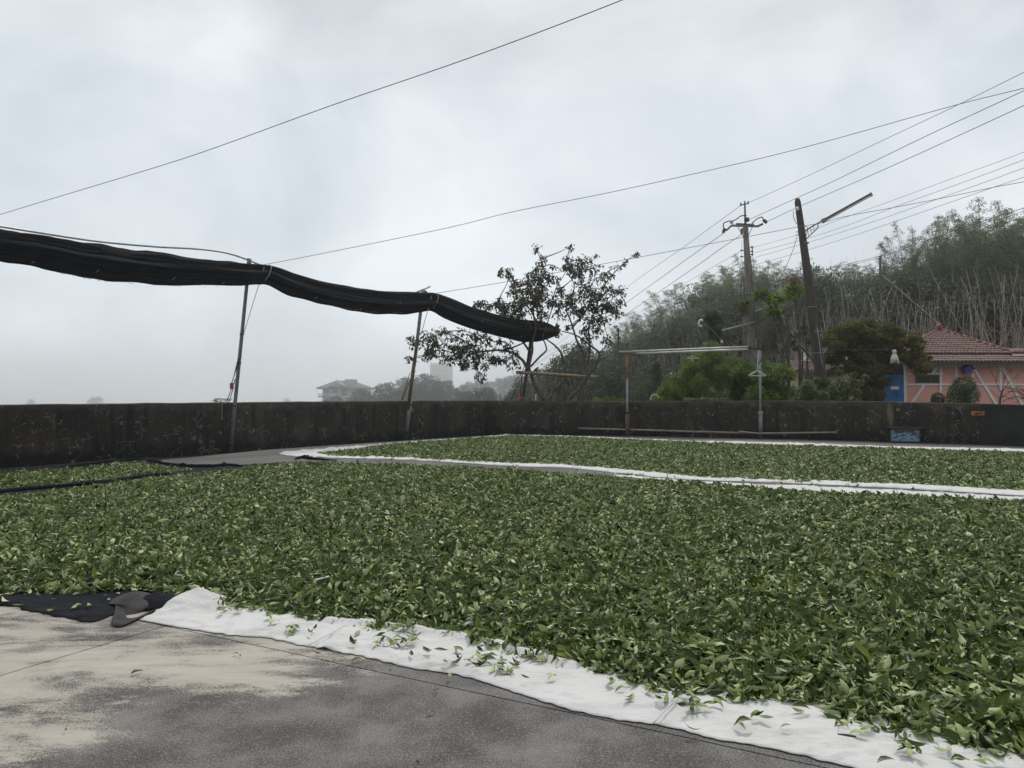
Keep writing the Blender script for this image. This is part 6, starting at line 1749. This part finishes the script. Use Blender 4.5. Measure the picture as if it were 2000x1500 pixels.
s = MB(); f0 = P(1572, 705, cy_ + 1.2); s.tube([f0, f0 + Vector((0.0, 0, 0.1)), f0 + Vector((-0.05, 0, 0.35)), f0 + Vector((-0.12, 0, 0.9))], [0.28, 0.16, 0.10, 0.04], 8); s.build('finial', M['trim'], cr_, smooth=True)

# ------------------------------------------------------------ far buildings in the mist
bd = 400.0
K = 2.43
def BP(px, py, d=bd): return P(px, py, d)
gzb = terrain(BP(660, 0).x, bd)
f0 = BP(630, 757); f1 = BP(712, 757)
fb = empty('villa', (f0.x, bd, gzb), 'hazy villa with a hipped grey roof and balcony beyond the left wall', 'building')
s = MB(); s.box((f0.x, bd, gzb), (f1.x, bd + 8*K, f0.z)); s.build('wall', M['white_wall'], fb)
ra = [BP(618, 757, bd - 1.3*K), BP(716, 757, bd - 1.3*K), Vector((f1.x + 0.4*K, bd + 9*K, f0.z)), Vector((f0.x - 1.3*K, bd + 9*K, f0.z))]
pkk = BP(657, 743, bd + 3.8*K); pk2_ = BP(690, 744, bd + 3.8*K)
s = MB(); s.add(ra + [pkk, pk2_] + [v - Vector((0, 0, 0.3*K)) for v in ra], [(0,1,5,4),(1,2,5),(2,3,4,5),(3,0,4),(0,6,7,1),(1,7,8,2),(2,8,9,3),(3,9,6,0),(6,9,8,7)]); rfb = s.build('roof', M['grey_roof'], fb)
s = MB(); g0 = BP(640, 755.5, bd - 1.5*K); g1 = BP(678, 755.5, bd - 1.5*K); gp = BP(657, 745, bd - 1.5*K); s.add([g0, g1, gp, g0 + Vector((0, 3*K, 0)), g1 + Vector((0, 3*K, 0)), gp + Vector((0, 3*K, 0))], [(0,1,2),(0,2,5,3),(1,4,5,2)]); s.build('gable', M['grey_wall'], rfb)
s = MB(); s.box(BP(673, 754, bd + 1*K), BP(698, 741.5, bd + 4*K)); s.build('roof_turret', M['grey_wall'], fb)
s = MB(); s.box(BP(621, 776, bd - 1.4*K), BP(660, 774, bd)); s.build('balcony', M['grey_roof'], fb)
for i in range(9):
    q = BP(622 + 4.5 * i, 774, bd - 1.3*K); s = MB(); s.box((q.x, q.y, q.z), (q.x + 0.28*K, q.y + 0.1, q.z + 0.5*K)); s.build('baluster', M['white_wall'], fb)
s = MB(); s.box(BP(621, 768.9, bd - 1.32*K), BP(660, 767.9, bd - 1.15*K)); s.build('balcony_rail', M['white_wall'], fb)
for px in (633, 650, 668):
    s = MB(); s.box(BP(px, 773, bd - 0.06), BP(px + 9, 760, bd - 0.01)); s.build('window', M['glass'], fb)
s = MB(); q = BP(657, 743, bd + 3.8*K); s.tube([q, q + Vector((0, 0, 0.9*K))], 0.05, 5); s.build('roof_spike', M['grey_roof'], rfb)
td_ = 1000.0
K = 2.5
t0 = P(840, 712, td_); t1 = P(881, 712, td_)
gt = terrain(t0.x, td_)
tw = empty('tower_block', (t0.x, td_, gt), 'square tower block almost lost in the mist beyond the wood', 'building')
s = MB(); s.box((t0.x, td_, gt), (t1.x, td_ + 28, t0.z)); s.build('wall', M['brown_wall'], tw)
s = MB(); s.box((t0.x - 0.1, td_ - 0.15, t0.z + 0.002), (t1.x - 3.4, td_ + 28, t0.z + 2.3)); s.build('parapet', M['white_wall'], tw)
s = MB(); s.box((t1.x - 3.2, td_ - 0.2, gt), (t1.x + 0.1, td_ - 0.02, t0.z + 5.0)); s.build('stair_shaft', M['grey_wall'], tw)
for i in range(6):
    for j in range(5):
        x_ = t0.x + 2 + i * 3.6; z_ = t0.z - 6 - j * 7.4
        s = MB(); s.box((x_, td_ - 0.1, z_), (x_ + 2.0, td_ - 0.02, z_ + 3.6)); s.build('window', M['grey_wall'], tw)

# ------------------------------------------------------------ utility pole (concrete) with its fittings
ud = 30.0
def UP(px, py, dd_=0.0): return P(px, py, ud + dd_)
ub = UP(1474, 790); ub.z = terrain(ub.x, ub.y) - 0.2
up = empty('utility_pole', ub, 'tall concrete utility pole with insulators and a cross-arm', 'utility pole')
s = MB(); s.tube([ub, UP(1470, 690), UP(1461.5, 540), UP(1456, 442)], [0.20, 0.185, 0.135, 0.10], 14); s.build('shaft', M['concrete_pole'], up, smooth=True)
s = MB(); s.tube([UP(1456, 446), UP(1454.5, 393)], [0.045, 0.035], 8); s.build('top_rod', M['galv'], up, smooth=True)
s = MB(); s.bar(UP(1428, 440.5), UP(1482, 442), 0.09, 0.07); s.bar(UP(1438, 437), UP(1472, 439, 0.15), 0.07, 0.05); s.build('cross_arm', M['galv'], up)
for a, b_ in (((1441, 443), (1453, 466)), ((1470, 443), (1459, 466))):
    s = MB(); s.tube([UP(*a, -0.1), UP(*b_, -0.12)], 0.014, 5); s.build('brace', M['galv'], up)
def insul(pts_, rr_, mat='ceramic', name='insulator'):
    s = MB(); cv = [UP(*q, -0.1) for q in pts_]
    out, rad = [], []
    for i in range(13):
        t = i / 12; k_ = min(int(t * (len(cv) - 1)), len(cv) - 2)
        out.append(cv[k_].lerp(cv[k_+1], t * (len(cv) - 1) - k_)); rad.append(rr_ * (1.0 if i % 2 else 0.5))
    s.tube(out, rad, 8); s.build(name, M[mat], up, smooth=True)
insul([(1428, 441), (1420, 449), (1417, 450)], 0.045)
insul([(1416, 446), (1413, 452), (1413.5, 455)], 0.075)
insul([(1482, 441), (1490, 437)], 0.05); insul([(1491, 429), (1494, 433), (1498, 433)], 0.085)
insul([(1459, 425), (1460, 433)], 0.095); insul([(1449, 446), (1448.5, 458)], 0.06)
insul([(1447, 396), (1447, 402)], 0.035); insul([(1461, 393), (1461, 399)], 0.035)
for q in ((1429, 435), (1469, 438)): insul([(q[0] - 3, q[1]), (q[0] + 3, q[1])], 0.05, 'white_plastic', 'clamp')
for pts_ in ([(1413, 446), (1413, 437), (1417, 434), (1426, 431)], [(1426, 433), (1437, 429), (1447, 422), (1458, 421)], [(1469, 436), (1478, 428), (1488, 424), (1491, 429)], [(1445, 401), (1454, 399), (1462, 397)]):
    s = MB(); s.tube(catmull([UP(*q, -0.15) for q in pts_], 4), 0.022, 6); s.build('jumper_lead', M['dark_metal'], up, smooth=True)
for y in (483, 491, 497):
    insul([(1466, y), (1471, y)], 0.035); 
for y in (489, 501): insul([(1446, y), (1452, y)], 0.035)
s = MB(); s.bar(UP(1469, 480, -0.1), UP(1470, 500, -0.1), 0.03, 0.03); s.build('bracket', M['galv'], up)
for y in (575, 600, 645):
    q = UP(1463, y); s = MB(); s.tube([q - Vector((0, 0, 0.03)), q + Vector((0, 0, 0.03))], 0.175, 12); s.build('band', M['galv'], up, smooth=True)
for k_, pts_ in enumerate(([(1452, 540), (1455, 600), (1458, 690)], [(1466, 500), (1470, 560), (1476, 660)], [(1449, 540), (1444, 600), (1436, 640), (1420, 655)])):
    s = MB(); s.tube(catmull([UP(*q, -0.25) for q in pts_], 5), 0.018, 5); s.build('down_cable', M['cable'], up, smooth=True)
s = MB(); s.tube([UP(1474, 608, -0.2), UP(1482, 605, -0.25)], 0.018, 6); s.build('lamp_arm', M['white_plastic'], up)
s = MB(); s.bar(UP(1480, 606, -0.25), UP(1489, 602.5, -0.3), 0.12, 0.05); s.build('lamp_head', M['white_plastic'], up)
s = MB(); s.bar(UP(1410, 645, -0.6), UP(1472, 629, -0.2), 0.06, 0.05); s.build('steel_strut', M['galv_light'], up)
# second, thinner concrete pole just behind
q = P(1456, 790, 33); q.z = terrain(q.x, q.y)
s = MB(); s.tube([q, P(1455, 640, 33), P(1453, 585, 33)], [0.11, 0.10, 0.09], 10)
tag(s.build('thin_pole', M['concrete_pole'], origin=q, smooth=True), 'thinner grey pole just behind the concrete utility pole', 'utility pole')

# ------------------------------------------------------------ leaning wooden pole with tube lamp
wd = 25.5
def WP(px, py, dd_=0.0): return P(px, py, wd + dd_)
wb = WP(1614, 790); wb.z = terrain(wb.x, wb.y) - 0.2
wpole = empty('wooden_pole', wb, 'dark leaning wooden pole carrying a long tube lamp', 'utility pole')
s = MB(); s.tube([wb, WP(1604, 735), WP(1590, 640), WP(1574, 510), WP(1558, 395), WP(1557.5, 388)], [0.185, 0.178, 0.155, 0.13, 0.10, 0.07], 14); s.build('shaft', M['wood_pole'], wpole, smooth=True)
s = MB(); s.tube([WP(1571, 452, -0.13), WP(1588, 441, -0.15), WP(1606, 431, -0.2)], 0.024, 8); s.build('lamp_arm', M['galv'], wpole, smooth=True)
s = MB(); s.tube(catmull([WP(1574.5, 467, -0.13), WP(1588, 454, -0.15), WP(1597, 445, -0.17), WP(1597.5, 438, -0.18)], 4), 0.018, 6)
for t in (0.25, 0.5, 0.75):
    s.tube([WP(1571 + 24 * t, 452 - 14 * t, -0.14), WP(1575 + 20 * t, 467 - 20 * t, -0.14)], 0.009, 5)
s.build('arm_brace', M['galv'], wpole, smooth=True)
la, lb = WP(1605, 433, -0.2), WP(1703, 379, -0.8)
s = MB(); s.bar(la.lerp(lb, 0.06), la.lerp(lb, 0.98), 0.13, 0.09); lh = s.build('lamp_housing', M['lamp_brown'], wpole)
s = MB(); s.tube([la.lerp(lb, 0.08) + Vector((0, -0.075, -0.035)), la.lerp(lb, 0.96) + Vector((0, -0.075, -0.035))], 0.018, 8); s.build('tube', M['white_plastic'], lh, smooth=True)
s = MB(); s.bar(la, la.lerp(lb, 0.075), 0.15, 0.12); s.bar(la.lerp(lb, 0.97), lb, 0.15, 0.11); s.build('end_cap', M['galv'], lh)
s = MB(); q = WP(1557, 408, -0.13); s.tube([q + Vector((0, 0, -0.07)), q, q + Vector((0, 0, 0.07))], [0.04, 0.07, 0.045], 8); s.build('insulator', M['white_plastic'], wpole, smooth=True)
for y in (452, 458): 
    s = MB(); s.tube([WP(1566, y), WP(1555, y + 1)], 0.018, 5); s.build('hook', M['galv'], wpole)
for y, x in ((475, 1571.5), (600, 1586), (648, 1592), (690, 1598)):
    q = WP(x, y); s = MB(); s.tube([q - Vector((0, 0, 0.02)), q + Vector((0, 0, 0.02))], 0.19 if y > 680 else (0.165 if y > 590 else 0.14), 12); s.build('wire_band', M['galv'], wpole, smooth=True)
for pts_ in ([(1550, 412), (1549.5, 422), (1553, 432), (1559, 440)], [(1570, 440), (1577, 445), (1576, 455), (1573, 466)], [(1596, 640), (1603, 690), (1609, 745)]):
    s = MB(); s.tube(catmull([WP(*q, -0.16) for q in pts_], 4), 0.011, 5); s.build('loose_wire', M['galv_light'] if pts_[0][0] == 1596 else M['cable'], wpole, smooth=True)

# ------------------------------------------------------------ overhead cables
def cable(pts_, d0_, d1_, r_, label, mat='cable', n_=5, name='overhead_cable'):
    tot = [0]
    for a, b_ in zip(pts_[:-1], pts_[1:]): tot.append(tot[-1] + math.hypot(b_[0]-a[0], b_[1]-a[1]))
    pv = []
    for (px, py), t in zip(pts_, tot):
        t /= tot[-1]
        pv.append(P(px, py, 1.0 / ((1 - t) / d0_ + t / d1_)))
    s = MB(); s.tube(catmull(pv, n_), r_ * 0.56, 6)
    return tag(s.build(name, M[mat], origin=pv[0], smooth=True), label, 'cable')
cable([(-260, 500), (0, 419), (300, 328), (430, 285), (650, 205), (920, 112), (1215, 0), (1500, -120)], 16, 6.5, 0.008, 'highest cable, crossing the upper left sky from the left edge to the top edge')
cable([(516, 517), (620, 497), (870, 446), (1000, 414), (1200, 374), (1440, 320), (1600, 280), (1860, 207), (2000, 172), (2300, 95)], 16.9, 12, 0.010, 'long cable rising from the first net post across the sky to the right edge')
cable([(845, 574), (985, 551), (1170, 517), (1350, 483), (1450, 464), (1560, 443), (1602, 436), (1650, 423), (1736, 407), (1840, 387), (1940, 366), (2000, 355), (2300, 300)], 21.5, 17, 0.012, 'cable running from the second net post behind the fruit tree past both poles')
cable([(1462, 396), (1564, 350), (1750, 262), (1860, 210), (2000, 141), (2400, -60)], 30, 14, 0.013, 'uppermost cable leaving the concrete pole tip towards the upper right')
cable([(1446, 402), (1380, 450), (1335, 483), (1222, 563), (1130, 640), (1050, 702), (985, 752)], 30, 120, 0.016, 'uppermost cable leaving the concrete pole tip down to the left')
cable([(1463, 429), (1560, 385), (1636, 350), (1800, 270), (2000, 177), (2400, -15)], 30, 14, 0.016, 'middle heavy cable from the concrete pole head to the right edge')
cable([(1413, 456), (1400, 465), (1350, 500), (1225, 590), (1118, 666), (1040, 716), (960, 772)], 30, 120, 0.020, 'heavy cable from the left insulator of the concrete pole down to the left')
cable([(1498, 433), (1560, 404), (1684, 350), (1800, 298), (2000, 206), (2400, 20)], 30, 14, 0.016, 'lower heavy cable from the right insulator of the concrete pole to the right edge')
cable([(1447, 459), (1400, 491), (1350, 527), (1190, 637), (1090, 708), (1000, 770)], 30, 120, 0.020, 'second heavy cable slanting down left from the concrete pole head')
cable([(1472, 483), (1560, 458), (1650, 425), (1750, 389), (1856, 350), (2000, 297), (2300, 180)], 30, 15, 0.009, 'first of the four thin lines right of the concrete pole, topmost')
cable([(1472, 494), (1562, 470), (1650, 442), (1748, 404), (1898, 350), (2000, 312), (2300, 200)], 30, 15, 0.010, 'second of the four thin lines right of the concrete pole')
cable([(1474, 503), (1600, 467), (1720, 428), (1836, 387), (1940, 350), (2000, 328), (2300, 220)], 30, 15, 0.010, 'third of the four thin lines right of the concrete pole')
cable([(1476, 517), (1578, 488), (1680, 456), (1836, 402), (1940, 366), (2000, 346), (2300, 245)], 30, 15, 0.010, 'fourth of the four thin lines right of the concrete pole, lowest')
cable([(1446, 491), (1350, 546), (1280, 590), (1180, 655)], 30, 90, 0.012, 'thin line leaving the concrete pole below the cross-arm to the left')
cable([(1446, 503), (1390, 540), (1320, 585), (1200, 665)], 30, 90, 0.012, 'lower thin line leaving the concrete pole below the cross-arm to the left')
cable([(1500, 562), (1580, 534), (1720, 500), (1840, 459), (1920, 432), (2000, 406), (2300, 300)], 33, 17, 0.015, 'upper of the two dark cables crossing before the hill crest')
cable([(1580, 537), (1720, 503), (1840, 463), (1920, 437), (2000, 412), (2300, 308)], 32, 17, 0.010, 'lower of the two dark cables crossing before the hill crest')
cable([(1195, 637.5), (1350, 634), (1470, 630), (1600, 628), (1700, 620), (1800, 608), (1900, 586), (2000, 564), (2300, 480)], 60, 17, 0.017, 'dark sagging cable across the hillside above the olive tree and pink house')
cable([(1452, 612), (1413, 622), (1364, 632), (1286, 680), (1200, 725), (1120, 766)], 29.8, 60, 0.022, 'thick black cable sagging left from the concrete pole past the white hook lamp')
cable([(1452, 618), (1380, 648), (1286, 710), (1200, 761), (1160, 785)], 29.8, 60, 0.022, 'second thick black cable sagging left from the concrete pole')
cable([(1462, 560), (1413, 600), (1340, 648), (1286, 682), (1228, 718), (1150, 765)], 29.8, 65, 0.015, 'thinner black cable slanting down left across the hillside to the rack')
cable([(1470, 640), (1340, 690), (1240, 745), (1180, 785)], 29.8, 55, 0.013, 'lowest black cable slanting down behind the laundry rails')
cable([(1478, 605), (1455, 560), (1449, 500), (1449, 470)], 29.5, 29.8, 0.010, 'loose wire hanging beside the head of the concrete pole')
cable([(1557, 462), (1548, 490), (1530, 532), (1510, 565), (1485, 590)], 25.4, 29, 0.016, 'twisted dark cable from the leaning wooden pole down to the concrete pole')
cable([(1722, 536), (1764, 572), (1807, 609), (1850, 647)], 45, 38, 0.010, 'pale stay wire slanting down to the pink house roof', 'galv_light')
cable([(985, 772), (1010, 752), (1035, 738), (1100, 700)], 60, 50, 0.012, 'faint wire low behind the fruit tree trunks')

# far small pole, hook lamps, bare pole on the hill, white hoops, white posts
q = P(1209, 700, 62); s = MB(); q0 = q.copy(); q0.z = terrain(q.x, q.y); fp = empty('far_pole', q0, 'small distant utility pole above the left end of the laundry rails', 'utility pole')
s.tube([q0, P(1207.5, 641, 62)], 0.07, 6); s.build('shaft', M['dark_metal'], fp)
s = MB(); s.bar(P(1203.5, 646, 62), P(1212.5, 647, 62), 0.08, 0.06); s.build('cross_arm', M['dark_metal'], fp)
q = P(1720, 560, 60); q0 = q.copy(); q0.z = terrain(q.x, q.y)
s = MB(); s.tube([q0, P(1719, 500, 60)], 0.09, 6); tag(s.build('far_pole', M['dark_metal'], origin=q0), 'thin bare pole standing on the hill crest between dead stems', 'utility pole')
hk = empty('hook_lamp', P(1372, 640, 31), 'white hook-shaped lamp on a wire left of the vine-covered stump', 'lamp')
s = MB(); s.tube([P(1369.5 + 5 * math.cos(a), 631.5 + 6 * math.sin(a), 31) for a in [1.2 + i * 0.42 for i in range(11)]], 0.045, 7); s.build('lamp_ring', M['white_plastic'], hk, smooth=True)
s = MB(); s.tube([P(1375, 633, 31), P(1392, 645, 31.4), P(1410, 666, 31.5)], 0.010, 6); s.build('arm', M['galv_light'], hk)
s = MB(); q = P(1410, 669, 31.5); s.tube([q, q + Vector((0, 0, 0.1))], [0.06, 0.04], 7); s.build('bulb', M['white_plastic'], hk)
for pts_, lab in (([(1270, 782), (1273, 773), (1279, 770.5), (1284, 773), (1287, 777)], 'white plastic hoop above the wall left of the dome-shaped bamboo'), ([(966, 763), (972, 769), (974, 783)], 'white plastic hoop above the wall left of the dark post')):
    dd_ = 26.5
    q0 = P(*pts_[0], dd_)
    s = MB(); s.tube(catmull([P(*q, dd_) for q in pts_], 4), 0.018, 6); tag(s.build('plastic_hoop', M['white_plastic'], origin=q0, smooth=True), lab, 'hoop')
s = MB(); q0 = P(1046.5, 790, 27); s.tube([q0, P(1046, 770, 27)], 0.03, 6); s.bar(P(1043.5, 772.5, 27), P(1048.5, 772, 27), 0.05, 0.05)
tag(s.build('white_stake', M['white_plastic'], origin=q0), 'short white stake behind the wall between the post and tree trunk', 'stake')

# ------------------------------------------------------------ haze: one closed box of even density round everything
hz = MB(); hz.box((-1150, -400, -30), (1150, 1150, 46))
m_h = bpy.data.materials.new('haze'); m_h.use_nodes = True
nn_, ll_ = m_h.node_tree.nodes, m_h.node_tree.links
nn_.clear()
ho = nn_.new('ShaderNodeOutputMaterial'); hv = nn_.new('ShaderNodeVolumePrincipled')
hv.inputs['Color'].default_value = (1.0, 1.0, 1.0, 1)
hv.inputs['Density'].default_value = 0.00115
hv.inputs['Anisotropy'].default_value = 0.82
ll_.new(hv.outputs[0], ho.inputs['Volume'])
tag(hz.build('haze', m_h), 'pale mist filling the valley', 'mist', kind='stuff')
